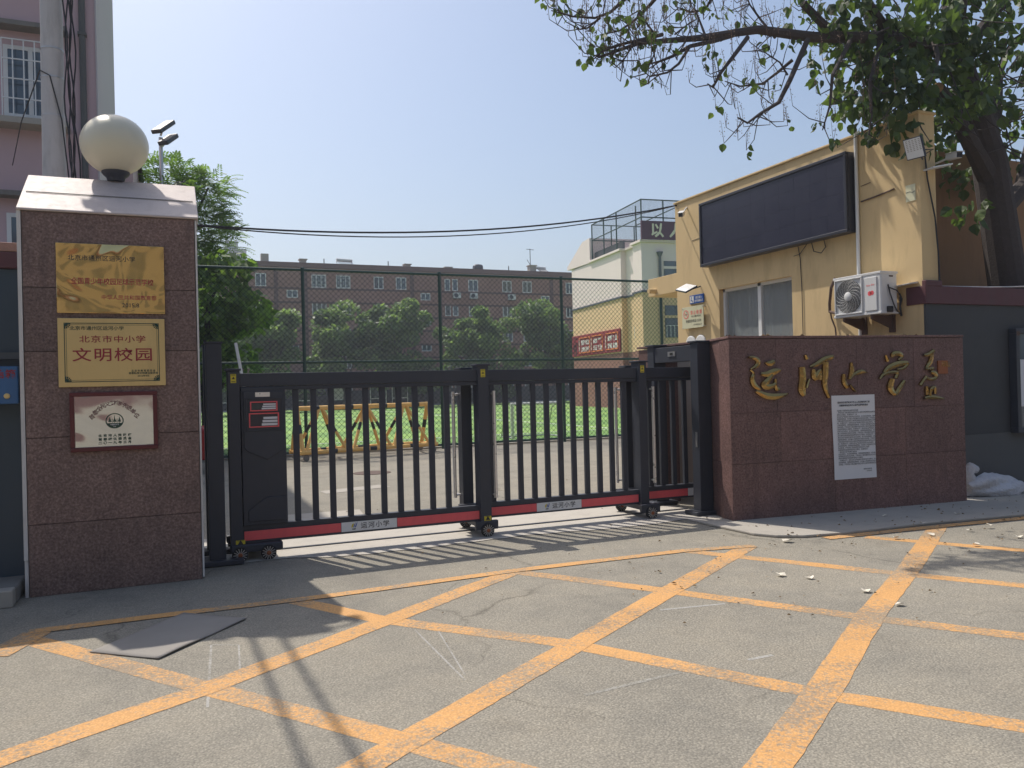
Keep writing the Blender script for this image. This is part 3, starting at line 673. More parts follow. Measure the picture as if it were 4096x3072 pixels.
# portal frame at the right end
t = thing('portal_frame', 'dark steel portal frame on base plates beside the red sign wall', 'gate portal', (5.88, 8.4, 0))
for y_, zt in ((7.92, 2.075), (8.86, 2.075)):
    po = MB().box(5.80, 5.985, y_, y_+.15, 0, zt).build('post', M['gatem'], t, bevel=.006)
    MB().box(5.78, 6.0, y_-.02, y_+.17, zt+.001, zt+.022).build('cap', M['gatem'], po, bevel=.003)
    MB().box(5.70, 6.09, y_-.06, y_+.2, .007, .055).build('base_plate', M['gatem'], po, bevel=.01)
bm = MB().box(5.81, 5.975, 8.071, 8.859, 1.86, 2.05).build('beam', M['gatem'], t, bevel=.004)
q = MB().box(5.80, 5.809, 8.38, 8.54, 1.93, 1.99).build('sensor_plate', M['silver'], bm)
MB().box(5.796, 5.801, 8.43, 8.49, 1.945, 1.975).build('lens', M['black'], q)
q = MB().box(5.792, 5.799, 7.955, 7.985, .82, 1.0).build('keyhole_plate', M['silver'], t)
# ------------------------------------------------------------------ sign wall
t = thing('sign_wall', 'low red granite wall with gilded school name right of the gate', 'sign wall', (7.4, 7.3, 0))
A0 = Vector((5.782, 7.31, 0)); B0 = Vector((9.15, 7.0, 0)); wu = (B0-A0).normalized(); wn = Vector((wu.y, -wu.x, 0)); WL = (B0-A0).length
b = MB()
b.obox(A0-wn*.02+wu*.004, wu*(WL-.008), -wn*.18, (0, 0, 2.06))
zr = [0, .66, 1.235, 2.075]
for z0_, z1_, us in zip(zr[:-1], zr[1:], ([0, 1.4, 2.45, WL], [0, .66, 1.36, 2.45, WL], [0, .62, 1.75, 2.6, WL])):
    stone_face(b, A0-wn*.02, wu, WL, [z0_, z1_], us, .02, .004)
SA, SB = Vector((6.045, 8.06, 0)), Vector((5.784, 7.318, 0)); su = (SB-SA).normalized(); SL = (SB-SA).length
b.prism([(5.806, 7.33, 0), (6.5, 7.27, 0), (6.5, 8.055, 0), (6.068, 8.055, 0)], (0, 0, 2.06))
sn = Vector((su.y, -su.x, 0))
stone_face(b, tuple(SA-sn*.02), tuple(su), SL, [0, .66, 1.235, 2.075], [0, SL-.006], .02, .004)
b.box(6.04, 6.3, 9.05, 9.6, 0, 2.06); b.box(6.04, 6.2, 8.06, 9.05, 1.88, 2.06)
b.box(6.3, 9.05, 9.45, 9.6, 0, 2.06)
b.build('wall_face', M['gran2'], t)
MB().prism([(5.77, 7.30, 2.08), (9.155, 6.99, 2.08), (9.17, 7.2, 2.08), (6.3, 7.48, 2.08), (6.3, 9.62, 2.08), (6.02, 9.62, 2.08), (6.02, 8.06, 2.08)], (0, 0, .028)).build('top_slab', M['gran2'], t, bevel=.004)
MB().box(6.31, 9.05, 9.38, 9.448, 0, 2.05).build('inner_plaster', M['conc2'], t)
def S(x, y): return onplane(2900+x/2.212, 1380+y/2.212, A0, wn)
STROKES = [
 [[(190,108,8),(240,112,22),(282,138,28),(275,180,28),(238,205,16),(212,218,10)],[(212,220,12),(242,248,18),(232,300,26),(250,355,30),(300,395,20)],[(262,405,20),(330,440,36),(400,456,40),(480,450,32),(548,430,8)],
  [(343,153,8),(385,165,34),(425,145,26)],[(303,255,18),(360,258,36),(425,235,40),(478,222,18)],[(405,262,26),(372,308,30),(340,355,48),(385,368,34),(432,345,22),(436,300,14)],[(432,350,16),(448,390,26),(472,392,14)]],
 [[(672,195,36),(678,300,42),(672,400,46),(690,448,24)],[(700,88,14),(718,125,24)],[(738,195,12),(800,170,28),(870,128,34),(945,104,26)],[(880,150,34),(876,250,36),(870,330,30),(882,400,24),(910,465,18)],[(770,215,22),(785,290,40),(830,225,22),(822,310,30)],[(712,380,10),(722,340,12),(735,300,8)]],
 [[(1108,155,14),(1112,230,28),(1092,305,18)],[(1042,258,20),(1044,330,26),(1072,380,22)],[(1092,306,12),(1130,262,20),(1190,236,28),(1245,244,8)],[(1095,350,10),(1120,385,14),(1145,412,8)]],
 [[(1412,90,14),(1432,145,22)],[(1470,110,16),(1482,80,30),(1530,78,30),(1556,105,20),(1520,132,12)],[(1392,245,12),(1440,200,32),(1520,168,36),(1600,160,24),(1570,205,18),(1505,218,12)],[(1358,302,10),(1392,262,22),(1450,243,18),(1512,245,22),(1498,295,22)],[(1468,300,30),(1450,380,36),(1492,432,26),(1532,380,26),(1575,315,20)]],
 [[(1745,88,8),(1790,84,16),(1838,48,14)],[(1822,78,14),(1805,150,18),(1770,205,12)],[(1758,215,8),(1830,208,14)],[(1802,235,10),(1842,250,18),(1856,282,14),(1820,302,14),(1762,290,10)],[(1770,275,10),(1715,358,14)],[(1772,365,12),(1776,440,14)],[(1800,450,10),(1812,390,14),(1842,378,14),(1846,432,12)],[(1748,468,10),(1820,460,16),(1918,474,8)]]]
for ch in STROKES:
    q = MB()
    for n_, st in enumerate(ch):
        P = []
        for i in range(len(st)-1):
            p0, p1, p2, p3 = (np.array(st[max(0, min(len(st)-1, i+k_))], float) for k_ in (-1, 0, 1, 2))
            for f_ in np.linspace(0, 1, 7)[:(7 if i == len(st)-2 else 6)]:
                P.append(.5*((2*p1)+(-p0+p2)*f_+(2*p0-5*p1+4*p2-p3)*f_**2+(-p0+3*p1-3*p2+p3)*f_**3))
        L, Rr = [], []
        for i, p in enumerate(P):
            d = P[min(i+1, len(P)-1)][:2]-P[max(i-1, 0)][:2]; d = d/np.linalg.norm(d); nn = np.array([-d[1], d[0]])*max(4, p[2]*(1.35 if ch is not STROKES[4] else 2.0))/2
            L.append(p[:2]+nn); Rr.append(p[:2]-nn)
        base = .002+.0012*n_
        for i in range(len(P)-1):      # slightly domed ribbon standing off the wall
            a0_, a1_, b0_, b1_ = (Vector(S(*v)) for v in (L[i], L[i+1], Rr[i], Rr[i+1])); c0_, c1_ = Vector(S(*P[i][:2])), Vector(S(*P[i+1][:2]))
            hb, hc = wn*(.022+base), wn*(.034+base)
            q.add([a0_+hb, a1_+hb, c1_+hc, c0_+hc, b0_+hb, b1_+hb, a0_, a1_, b0_, b1_], [(0, 3, 2, 1), (3, 4, 5, 2), (0, 1, 7, 6), (4, 8, 9, 5)])
    q.build('gilded_character', M['gold'], t)
q = MB(); q.obox(Vector(S(1877, 255)), wu*.152, wn*.02, (0, 0, .165)); sl_ = q.build('seal', M['copper'], t, bevel=.003)
q = MB(); text(q, '印', Vector(S(1903, 190))+wn*.0205, wu, UP, .075, bold=.01, align='LEFT'); text(q, '山', Vector(S(1940, 190))+wn*.0205, wu, UP, .075, bold=.01, align='LEFT'); q.build('lettering', M['gold'], sl_)
# paper notice
t = thing('paper_notice', 'white printed paper notice pasted on the red granite sign wall', 'notice', tuple(A0+wu*1.7+Vector((0, 0, .4))))
P = [onplane(*p_, A0, wn) for p_ in ((3337, 1920), (3505, 1908), (3495, 1577), (3324, 1583))]; P = [Vector(p_)+wn*.003 for p_ in P]
nu, nv = 10, 16; q = MB(); V = []
def pq(u_, v_): return (P[0].lerp(P[1], u_)).lerp(P[3].lerp(P[2], u_), v_)
for j in range(nv+1):
    for i in range(nu+1): V.append(pq(i/nu, j/nv)+wn*(.004*math.sin(i*.9+j*.35)+.004))
q.add(V, [(j*(nu+1)+i, j*(nu+1)+i+1, (j+1)*(nu+1)+i+1, (j+1)*(nu+1)+i) for j in range(nv) for i in range(nu)]); q.build('sheet', M['paper'], t, smooth=True)
q = MB()
def pline(s, v_, size, u0=None, al='CENTER', bold=0, sx=1):
    o_ = pq(.5 if u0 is None else u0, v_)+wn*.010; text(q, s, o_, (P[1]-P[0]), (P[3]-P[0]), size, align=al, bold=bold, sx=sx)
pline('国家消防救援局关于防止人员密集场所门窗', .905, .0245, bold=.02); pline('设置影响逃生和灭火救援障碍物的通告', .87, .0245, bold=.02)
fill = '为加强人员密集场所消防安全管理，严防因在门窗设置影响逃生和灭火救援的障碍物而造成群死群伤火灾事故，现通告如下：各单位应当严格落实消防安全主体责任，依法拆除障碍物，保障疏散通道畅通。'
k_ = 0
for v_ in np.linspace(.81, .17, 27):
    n_ = 27 if rnd.random() > .22 else rnd.randint(10, 22); pline(''.join(fill[(k_+j) % len(fill)] for j in range(n_)), v_, .0205, .1, 'LEFT', .004); k_ += n_
pline('国家消防救援局', .105, .017, .88, 'RIGHT', .008); pline('2024年4月', .08, .017, .88, 'RIGHT', .008)
q.build('lettering', M['ink'], t)
# ------------------------------------------------------------------ guardhouse
GX, GN, GF = 9.12, 7.53, 13.05
t = thing('guardhouse', 'ochre plastered guardhouse with flat parapet behind the red sign wall', 'guardhouse', (11, 10, 0))
WY0, WY1, WZ0, WZ1 = 9.93, 11.76, 1.3, 3.255
b = MB()          # front wall pieced around the window opening
b.box(GX, GX+.285, GN, WY0, 0, 5.065); b.box(GX, GX+.285, WY1, GF, 0, 5.065); b.box(GX, GX+.285, WY0, WY1, 0, WZ0); b.box(GX, GX+.285, WY0, WY1, WZ1, 5.065)
b.build('front_wall', M['yellow'], t)
b = MB(); b.box(GX+.285, 13.6, 12.8, GF, 0, 4.9); b.box(GX+.285, 13.6, 9.6, 12.8, 4.5, 4.6); b.build('rear_wall', M['yellow'], t)
MB().box(GX-.03, GX+.31, GN-.02, GF+.02, 5.066, 5.10).build('parapet_cap', M['yellow'], t, bevel=.008)
MB().box(GX+.284, 11.3, 9.5, 9.62, 0, 4.4).build('annex_wall', M['brownw'], t); MB().box(11.302, 18, 9.5, 9.62, 0, 5.38).build('side_wall', M['brownw'], t)
MB().box(GX+.004, GX+2.2, GF+.002, 14.07, 3.375, 3.735).build('canopy', M['yellow'], t, bevel=.006)
MB().path([(GX+.05, 13.8, 3.47), (GX-.17, 13.8, 3.465)], .05, 12).build('spout', M['yellow'], t, smooth=True)
wf = MB(); XF = GX+.12
for a in ((WY0, WY1, WZ0, WZ0+.05), (WY0, WY1, WZ1-.05, WZ1), (WY0, WY0+.05, WZ0, WZ1), (WY1-.05, WY1, WZ0, WZ1), (10.76, 10.84, WZ0, WZ1)): wf.box(XF-.03, XF+.03, a[0], a[1], a[2], a[3])
wo_ = wf.build('window', M['white'], t)
m, tt, p = nodes('clear window glass'); p.inputs['Base Color'].default_value = (.5, .55, .55, 1); p.inputs['Roughness'].default_value = .03; p.inputs['Transmission Weight'].default_value = .0; p.inputs['Alpha'].default_value = .24; M['clear'] = m
MB().box(XF-.004, XF+.004, WY0+.04, WY1-.04, WZ0+.04, WZ1-.04).build('pane', M['clear'], wo_)
c = MB(); k = 130; V = []
for i in range(k+1):
    y_ = WY0+(WY1-WY0)*i/k; x_ = XF+.10+.042*math.sin(i*.62+.5*math.sin(i*.13))+.02*math.sin(i*1.7+1)
    V += [(x_, y_, WZ0), (x_+.01*math.sin(i*.3), y_, WZ1)]
c.add(V, [(2*i, 2*i+2, 2*i+3, 2*i+1) for i in range(k) if abs(i-66) > 1]); c.build('curtain', M['curtain'], wo_, smooth=True)
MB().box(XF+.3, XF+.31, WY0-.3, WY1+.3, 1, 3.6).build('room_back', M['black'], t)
# LED display
t = thing('led_display', 'large black unlit display panel mounted on the ochre guardhouse wall', 'display', (GX-.08, 10.3, 4.1))
DY0, DY1, DZ0, DZ1 = 8.60, 12.06, 3.69, 4.85
b = MB(); fw = .05
b.box(GX-.15, GX-.001, DY0, DY1, DZ0, DZ1)
b.build('case', M['screenf'], t, bevel=.015)
b = MB()
for a in ((DY0, DY1, DZ0, DZ0+fw), (DY0, DY1, DZ1-fw, DZ1), (DY0, DY0+fw, DZ0+fw, DZ1-fw), (DY1-fw, DY1, DZ0+fw, DZ1-fw)): b.box(GX-.18, GX-.151, a[0], a[1], a[2], a[3])
b.build('frame', M['screenf'], t, bevel=.008)
b = MB()
for i in range(10):
    for j in range(4):
        ya, yb = DY0+fw+.002+(DY1-DY0-2*fw-.004)*np.array([i, i+1])/10; za, zb = DZ0+fw+.002+(DZ1-DZ0-2*fw-.004)*np.array([j, j+1])/4
        b.box(GX-.162+rnd.uniform(-.0003, .0003), GX-.1512, ya+.0006, yb-.0006, za+.0006, zb-.0006)
b.build('screen', M['screen'], t)
b = MB()
b.path([(GX-.02, 9.75, 3.69), (GX-.012, 9.72, 3.5), (GX-.012, 9.70, 3.0), (GX-.012, 9.70, 2.3)], .006, 5)
b.path([(GX-.03, 9.45, 3.69), (GX-.04, 9.40, 3.55), (GX-.04, 9.25, 3.50), (GX-.03, 9.17, 3.58), (GX-.03, 9.2, 3.69)], .007, 5)
b.path([(GX-.03, 9.55, 3.69), (GX-.03, 9.7, 3.56), (GX-.02, 9.85, 3.55)], .005, 5)
b.build('cable', M['cable'], t)
o = MB().path([(GX-.03, 8.555, 2.0), (GX-.03, 8.555, 3.6), (GX-.03, 8.55, 5.16)], .026, 12).build('conduit', M['white'], None, smooth=True); o.name = 'conduit_pipe'
tag(o, 'white vertical conduit pipe on the guardhouse wall beside the black display', 'pipe')
# wall stain / rebar scar beside the pipe
b = MB(); b.path([(GX-.012, 8.5, 4.11), (GX-.014, 8.2, 4.13), (GX-.012, 7.93, 4.16)], .011, 6); b.path([(GX-.008, 8.5, 4.33), (GX-.008, 8.33, 4.345)], .005, 5)
o = b.build('iron_bar', M['rust']); tag(o, 'short rusty iron bar embedded across the ochre wall near the floodlight', 'bar')
b = MB(); b.path([(GX-.004, 12.06, 4.31), (GX-.004, 12.25, 4.28), (GX-.004, 12.52, 4.27)], .004, 4)
o = b.build('wall_cable', M['cable']); tag(o, 'thin cable running left from the black display across the ochre wall', 'cable')
# air conditioner
t = thing('air_conditioner', 'white outdoor air conditioning unit on rusty brackets at the guardhouse', 'air conditioner', (8.88, 8.25, 2.45))
CX, CY0, CY1, CZ0, CZ1 = 8.71, 7.835, 8.655, 2.455, 3.015
MB().box(CX, CX+.30, CY0, CY1, CZ0, CZ1).build('casing', M['acbody'], t, bevel=.02, seg=3)
b = MB(); b.box(CX-.008, CX+.31, CY0-.006, CY1+.006, CZ1-.03, CZ1+.004); b.build('lid', M['acbody'], t, bevel=.006); b = MB(); b.box(CX-.006, CX+.31, CY0-.005, CY1+.005, CZ0-.004, CZ0+.03); b.build('base_tray', M['acbody'], t, bevel=.006)
fc = Vector((CX, 8.385, 2.735)); fr_ = .232
MB().lathe(fc, [(fr_, .001), (fr_, .009), (0, .009)], (-1, 0, 0), 40).build('fan_opening', M['black'], t)
b = MB()
for a in ((8.14, 8.63, 2.485, 2.51), (8.14, 8.63, 2.965, 2.985), (8.14, 8.16, 2.51, 2.965), (8.61, 8.63, 2.51, 2.965)): b.box(CX-.018, CX-.001, a[0], a[1], a[2], a[3])
b.build('grille_frame', M['acbody'], t, bevel=.006)
b = MB()
for k_ in range(10):
    r_ = .072+.0175*k_; P = [fc+Vector((-.018, r_*math.cos(a_), r_*math.sin(a_))) for a_ in np.linspace(0, 2*math.pi, 41)]; b.path(P, .0016, 4, caps=False)
for k_ in range(18):
    P = []
    for f_ in np.linspace(0, 1, 7):
        a_ = 2*math.pi*k_/18+f_*1.0; r_ = .06+(fr_-.06)*f_; P.append(fc+Vector((-.02, r_*math.cos(a_), r_*math.sin(a_))))
    b.path(P, .0018, 4)
b.build('fan_grille', M['acbody'], t)
MB().lathe(fc, [(.062, .012), (.062, .022), (.05, .03), (0, .031)], (-1, 0, 0), 24).build('hub', M['acbody'], t, smooth=True)
b = MB(); b.box(CX-.014, CX-.001, 7.895, 8.095, 2.50, 2.955); b.build('front_panel', M['acbody'], t, bevel=.01)
b = MB()          # plain red sticker of two round blobs in the place of the mascot print
for dy, dz, r_ in ((0.015, 2.735, .032), (-.025, 2.74, .03)): b.lathe((CX-.0145, 7.995+dy, dz), [(r_, 0), (r_, .001)], (-1, 0, 0), 18)
b.build('sticker', M['red'], t)
q = MB(); text(q, 'Haier 海尔', (CX-.0145, 7.995, 2.835), (0, -1, 0), UP, .030, bold=.01); q.build('lettering', M['red'], t)
b = MB(); b.box(8.86, 8.93, CY0-.004, CY0-.001, 2.945, 2.965); b.build('rating_plate', M['rust'], t)
b = MB(); b.box(8.80, 8.90, CY0-.03, CY0-.001, 2.47, 2.55); b.build('valve', M['black'], t, bevel=.01)
b = MB(); b.path([(8.83, CY0-.01, 2.84), (8.84, CY0-.03, 2.72), (8.90, CY0-.03, 2.58), (8.96, CY0-.02, 2.50), (9.06, CY0+.02, 2.45)], .009, 6); b.path([(8.84, CY0-.015, 2.80), (8.95, CY0-.04, 2.76), (9.02, CY0-.03, 2.70), (9.02, CY0-.02, 2.5)], .008, 6); b.path([(9.02, CY0-.02, 2.72), (9.05, CY0-.03, 2.65), (9.03, CY0-.02, 2.55), (9.07, CY0, 2.42)], .014, 6); b.build('cable', M['cable'], t)
b = MB()
for y_ in (8.0, 8.48):
    b.prism([(CX+.01, y_, CZ0-.01), (GX-.002, y_, CZ0-.01), (GX-.002, y_, CZ0-.20), (CX+.01, y_, CZ0-.06)], (0, .03, 0)); b.box(GX-.03, GX-.002, y_-.03, y_+.06, CZ0-.24, CZ0)
b.build('bracket', M['rust'], t)
b = MB(); b.path([(GX-.01, 8.98, 3.06), (GX-.06, 8.97, 3.08), (GX-.09, 9.02, 2.95), (GX-.05, 9.10, 2.72), (GX-.05, 9.10, 2.60), (GX-.1, 8.9, 2.55), (CX+.2, 8.66, 2.52)], .022, 8); b.path([(GX-.05, 9.10, 2.65), (GX-.04, 9.08, 2.5), (GX-.03, 9.02, 2.35), (GX-.03, 9.0, 2.1)], .012, 6); b.build('pipe', M['rust'], t)
# floodlights
def floodlight(label, c, u, v, s, arm, group='led floodlights on the guardhouse wall'):
    """flat LED floodlight: centre c, in-plane unit axes u (width) and v (height)"""
    c, u, v = Vector(c), Vector(u).normalized(), Vector(v).normalized(); n = u.cross(v)
    t = thing('floodlight', label, 'floodlight', tuple(c), group)
    w_, h_ = s
    b = MB(); b.obox(c-u*w_/2-v*h_/2-n*.03, u*w_, v*h_, n*.03); b.build('housing', M['gatem'], t, bevel=.006)
    f = MB(); f.obox(c-u*(w_/2-.012)-v*(h_/2-.012)+n*.0005, u*(w_-.024), v*(h_-.024), n*.002); fo = f.build('diffuser', M['white'], t)
    q = MB()
    for i in range(5):
        for j in range(7): q.obox(c+u*(-w_*.34+i*w_*.17-.006)+v*(-h_*.12+j*h_*.08)+n*.003, u*w_*.09, v*h_*.035, n*.0005)
    q.build('led', M['conc2'], fo)
    b = MB(); b.path([c-n*.03, c-n*.06-v*.02, Vector(arm)], .012, 6); b.build('bracket', M['gatem'], t)
    return t
floodlight('tilted white led floodlight facing the street near the top right guardhouse corner', (8.72, 7.28, 4.49), (.05, -1, .06-.1), (-.25, .04, 1), (.26, .27), (9.14, 7.50, 4.45))
floodlight('tilted led floodlight facing down above the blue sign on the ochre wall', (8.78, 12.28, 3.345), (-.15, -1, -.22), (.55, -.12, .28), (.42, .26), (GX, 12.3, 3.38))
def camera_thing(label, base, tip, wall_pt, r_=.045):
    base, tip = Vector(base), Vector(tip); d = (tip-base).normalized(); t = thing('security_camera', label, 'security camera', tuple(base))
    s_ = d.cross(Vector((0, 0, 1))).normalized(); u_ = s_.cross(d)
    b = MB(); b.obox(base-s_*r_-u_*r_, s_*2*r_, u_*2*r_*.85, d*(tip-base).length); b.build('body', M['acbody'], t, bevel=.012)
    b = MB(); b.obox(base-s_*(r_+.006)+u_*r_*.75, s_*2*(r_+.006), u_*.008, d*((tip-base).length+.03)); b.build('hood', M['acbody'], t)
    b = MB(); b.obox(tip-s_*r_*.85-u_*r_*.85-d*.001, s_*r_*1.7, u_*r_*1.5, d*.004); bl = b.build('face', M['gatem'], t)
    b = MB()
    for sg in (-.4, .4): b.lathe(tip+s_*r_*sg-u_*.005, [(r_*.3, .004), (r_*.3, .01), (0, .011)], tuple(d), 12)
    b.build('lens', M['black'], bl)
    b = MB(); b.path([base+d*.05-u_*.01, base+(Vector(wall_pt)-base)*.6, Vector(wall_pt)], .014, 8); b.build('bracket', M['acbody'], t); return t
camera_thing('white security camera on the upper left corner of the guardhouse wall', (8.96, 12.58, 4.80), (8.80, 12.42, 4.72), (GX, 12.66, 4.93))
camera_thing('white security camera at the right guardhouse corner above the maroon coping', (9.62, 7.5, 4.52), (9.55, 7.28, 4.49), (9.5, 7.95, 4.40))
b = MB(); b.obox((9.16, 7.36, 4.30), (.34, -.02, .07), (.02, .16, 0), (0, 0, .02)); b.path([(9.19, 7.44, 4.31), (9.19, 7.54, 4.31)], .012, 6)
o = b.build('lamp_fitting', M['acbody']); tag(o, 'small slim white lamp fitting under the right floodlight at the wall corner', 'lamp fitting')
b = MB(); b.path([(9.18, 7.5, 4.55), (9.22, 7.5, 4.2), (9.33, 7.49, 3.7), (9.37, 7.485, 3.2), (9.38, 7.485, 2.84)], .011, 5); b.path([(9.10, 7.47, 4.56), (9.28, 7.45, 4.58), (9.14, 7.49, 4.50)], .009, 5)
o = b.build('loose_cable', M['cable']); tag(o, 'black cable hanging down the shaded end of the guardhouse wall', 'cable')
# signs on the ochre wall
RG = (0, -1, 0)
t = thing('camera_warning_sign', 'blue and white surveillance warning sign above the no smoking sign', 'sign', (GX, 12.4, 3.07))
MB().box(GX-.022, GX-.001, 12.19, 12.62, 3.075, 3.238).build('board', M['blue'], t, bevel=.004)
q = MB(); xs = GX-.022
text(q, '您已进入', (xs, 12.335, 3.165), RG, UP, .050, bold=.018); q.build('lettering', M['white'], t); q = MB(); text(q, '图像采集区域', (xs, 12.335, 3.105), RG, UP, .046, bold=.015, sx=.92)
q.build('lettering', M['white'], t)
q = MB(); q.box(xs-.002, xs, 12.49, 12.60, 3.095, 3.22); pg = q.build('pictogram', M['white'], t, bevel=.0)
q = MB(); q.obox((xs-.0035, 12.585, 3.165), (0, -.06, -.03), (0, -.012, -.028), (.001, 0, 0)); q.box(xs-.0035, xs-.002, 12.525, 12.53, 3.10, 3.15); q.box(xs-.0035, xs-.002, 12.545, 12.56, 3.16, 3.21); q.build('camera_symbol', M['blue'], pg)
t = thing('no_smoking_sign', 'pale acrylic no smoking sign with red ring below the blue sign', 'sign', (GX, 12.49, 2.62))
MB().box(GX-.06, GX-.045, 12.155, 12.82, 2.617, 3.025).build('board', M['cream'], t, bevel=.002)
b = MB()
for y_ in (12.175, 12.80):
    for z_ in (2.637, 3.005): b.lathe((GX-.001, y_, z_), [(.012, 0), (.012, .066), (0, .067)], (-1, 0, 0), 10)
b.build('stud', M['chrome'], t)
xs = GX-.061
q = MB(); text(q, '禁 止 吸 烟', (xs, 12.375, 2.875), RG, UP, .085, sx=.85, bold=.006)
cc = Vector((xs-.001, 12.69, 2.885)); ro, ri = .083, .068
q.add([(cc.x, cc.y-c_*ro, cc.z+s*ro) for c_, s in ring]+[(cc.x, cc.y-c_*ri, cc.z+s*ri) for c_, s in ring], [(i, (i+1) % seg, seg+(i+1) % seg, seg+i) for i in range(seg)])
q.obox(cc+Vector((-.0005, .055, .048)), (0, -.11, -.096), (0, .006, -.008), (.0005, 0, 0)); q.build('prohibition_mark', M['red'], t)
q = MB(); text(q, 'NO SMOKING', (xs, 12.375, 2.82), RG, UP, .046, bold=.012); text(q, '举报投诉电话:12320', (xs, 12.465, 2.73), RG, UP, .062, sx=.88, bold=.008); text(q, '北京市通州区爱卫办', (xs, 12.335, 2.665), RG, UP, .032, sx=.9, bold=.006)
q.box(xs-.001, xs, 12.645, 12.735, 2.878, 2.889); q.path([(xs-.0005, 12.665, 2.90), (xs-.0005, 12.65, 2.915), (xs-.0005, 12.675, 2.925), (xs-.0005, 12.66, 2.94)], .003, 4); q.build('lettering', M['ink'], t)
t = thing('heart_ornament', 'pair of white rounded ornaments low on the ochre wall behind red wall', 'ornament', (GX, 12.45, 2.3))
for y_ in (12.62, 12.32):
    q = MB(); q.lathe((GX-.001, y_, 2.33), [(.15, 0), (.15, .02), (.13, .03), (0, .03)], (-1, 0, 0), 24); q.build('disc', M['white'], t)
t = thing('wall_notice', 'small faded pale notice stuck beneath the right floodlight on ochre wall', 'notice', (GX, 7.68, 3.94))
MB().box(GX-.006, GX-.001, 7.602, 7.752, 3.935, 4.155).build('sheet', M['cream'], t)
q = MB(); q.path([(GX-.0068, 7.75, 4.06), (GX-.0068, 7.69, 4.065), (GX-.0068, 7.65, 4.04), (GX-.0068, 7.61, 4.06)], .003, 4); q.build('scribble', M['ink'], t)
b = MB(); b.prism([(GX-.16, 7.60, 2.835), (GX-.002, 7.60, 2.86), (GX-.002, 7.60, 2.835), (GX-.16, 7.60, 2.825)], (0, .38, -.02)); b.box(GX-.04, GX-.002, 7.93, 7.98, 2.74, 2.83)
o = b.build('drip_ledge', M['trim']); tag(o, 'small white drip ledge on the guardhouse wall right of the air conditioner', 'ledge')

# ------------------------------------------------------------------ right street wall, display case, sack
t = thing('street_wall', 'dark grey street wall with maroon coping right of the red sign wall', 'wall', (13, 7.6, 0))
MB().box(9.125, 20, 7.5, 7.75, .80, 2.55).build('wall_face', M['greyw'], t)
MB().box(9.125, 20, 7.493, 7.75, 0, .798).build('plinth', M['greyw2'], t)
MB().box(9.10, 20, 7.47, 7.78, 2.552, 2.79).build('coping', M['maroon'], t, bevel=.008)
MB().box(9.10, 9.40, 7.465, 7.53, 2.78, 2.86).build('coping_step', M['maroon'], t, bevel=.008)
b = MB(); b.path([(9.4, 7.6, 2.80), (10.3, 7.55, 2.805), (10.9, 7.6, 2.83), (11.6, 7.55, 2.86)], .01, 5)
o = b.build('coping_cable', M['trim']); tag(o, 'pale thin cable lying along the maroon coping of the right wall', 'cable')
t = thing('display_case', 'dark framed glass noticeboard case on the grey wall at right edge', 'noticeboard', (11.4, 7.45, .8))
b = MB(); X0, X1, Z0, Z1 = 10.70, 12.4, .79, 2.23
for a in ((X0, X1, Z0, Z0+.07), (X0, X1, Z1-.07, Z1), (X0, X0+.075, Z0+.07, Z1-.07), (X1-.07, X1, Z0+.07, Z1-.07)): b.box(a[0], a[1], 7.38, 7.492, a[2], a[3])
b.build('frame', M['gatem'], t, bevel=.006)
MB().box(X0+.072, X1-.072, 7.42, 7.43, Z0+.072, Z1-.072).build('glass_front', M['glass2'], t)
MB().box(X0+.1, X1-.1, 7.415, 7.419, 1.15, 1.8).build('poster', M['paper'], t)
MB().box(X0+.01, X0+.076, 7.375, 7.379, Z1-.10, Z1-.04).build('corner_plate', M['rust'], t)
t = thing('sack', 'crumpled white woven sack slumped at the foot of the grey wall', 'sack', (9.95, 7.2, .03))
q = MB(); nu, nv = 36, 16; V = []
rs = random.Random(3)
for j in range(nv+1):
    f = j/nv
    for i in range(nu):
        a_ = 2*math.pi*i/nu
        rx = (.175+.03*math.sin(3*a_+f*6)+.016*math.sin(7*a_+f*11)+rs.uniform(-.009, .009))*(math.sin(math.pi*min(1, max(.03, f)))**.42)
        hz = .22*(1-.30*f)+.02*math.sin(9*f)
        x_ = 9.42+1.05*f+.03*math.sin(2*a_)
        V.append((x_, 7.2+rx*math.cos(a_)*1.15, max(.032, .03+hz*.5+rx*1.15*math.sin(a_)*(1-.35*f))))
q.add(V, [(j*nu+i, j*nu+(i+1) % nu, (j+1)*nu+(i+1) % nu, (j+1)*nu+i) for j in range(nv) for i in range(nu)] + [tuple(range(nu))[::-1], tuple(nv*nu+i for i in range(nu))]); q.build('body', M['bag'], t, smooth=True)
q = MB(); P = [(9.50, 7.22, .24), (9.46, 7.2, .34), (9.52, 7.21, .40), (9.60, 7.2, .37)]; q.path(P, [.09, .06, .075, .05], 9); q.build('tied_neck', M['bag'], t, smooth=True)
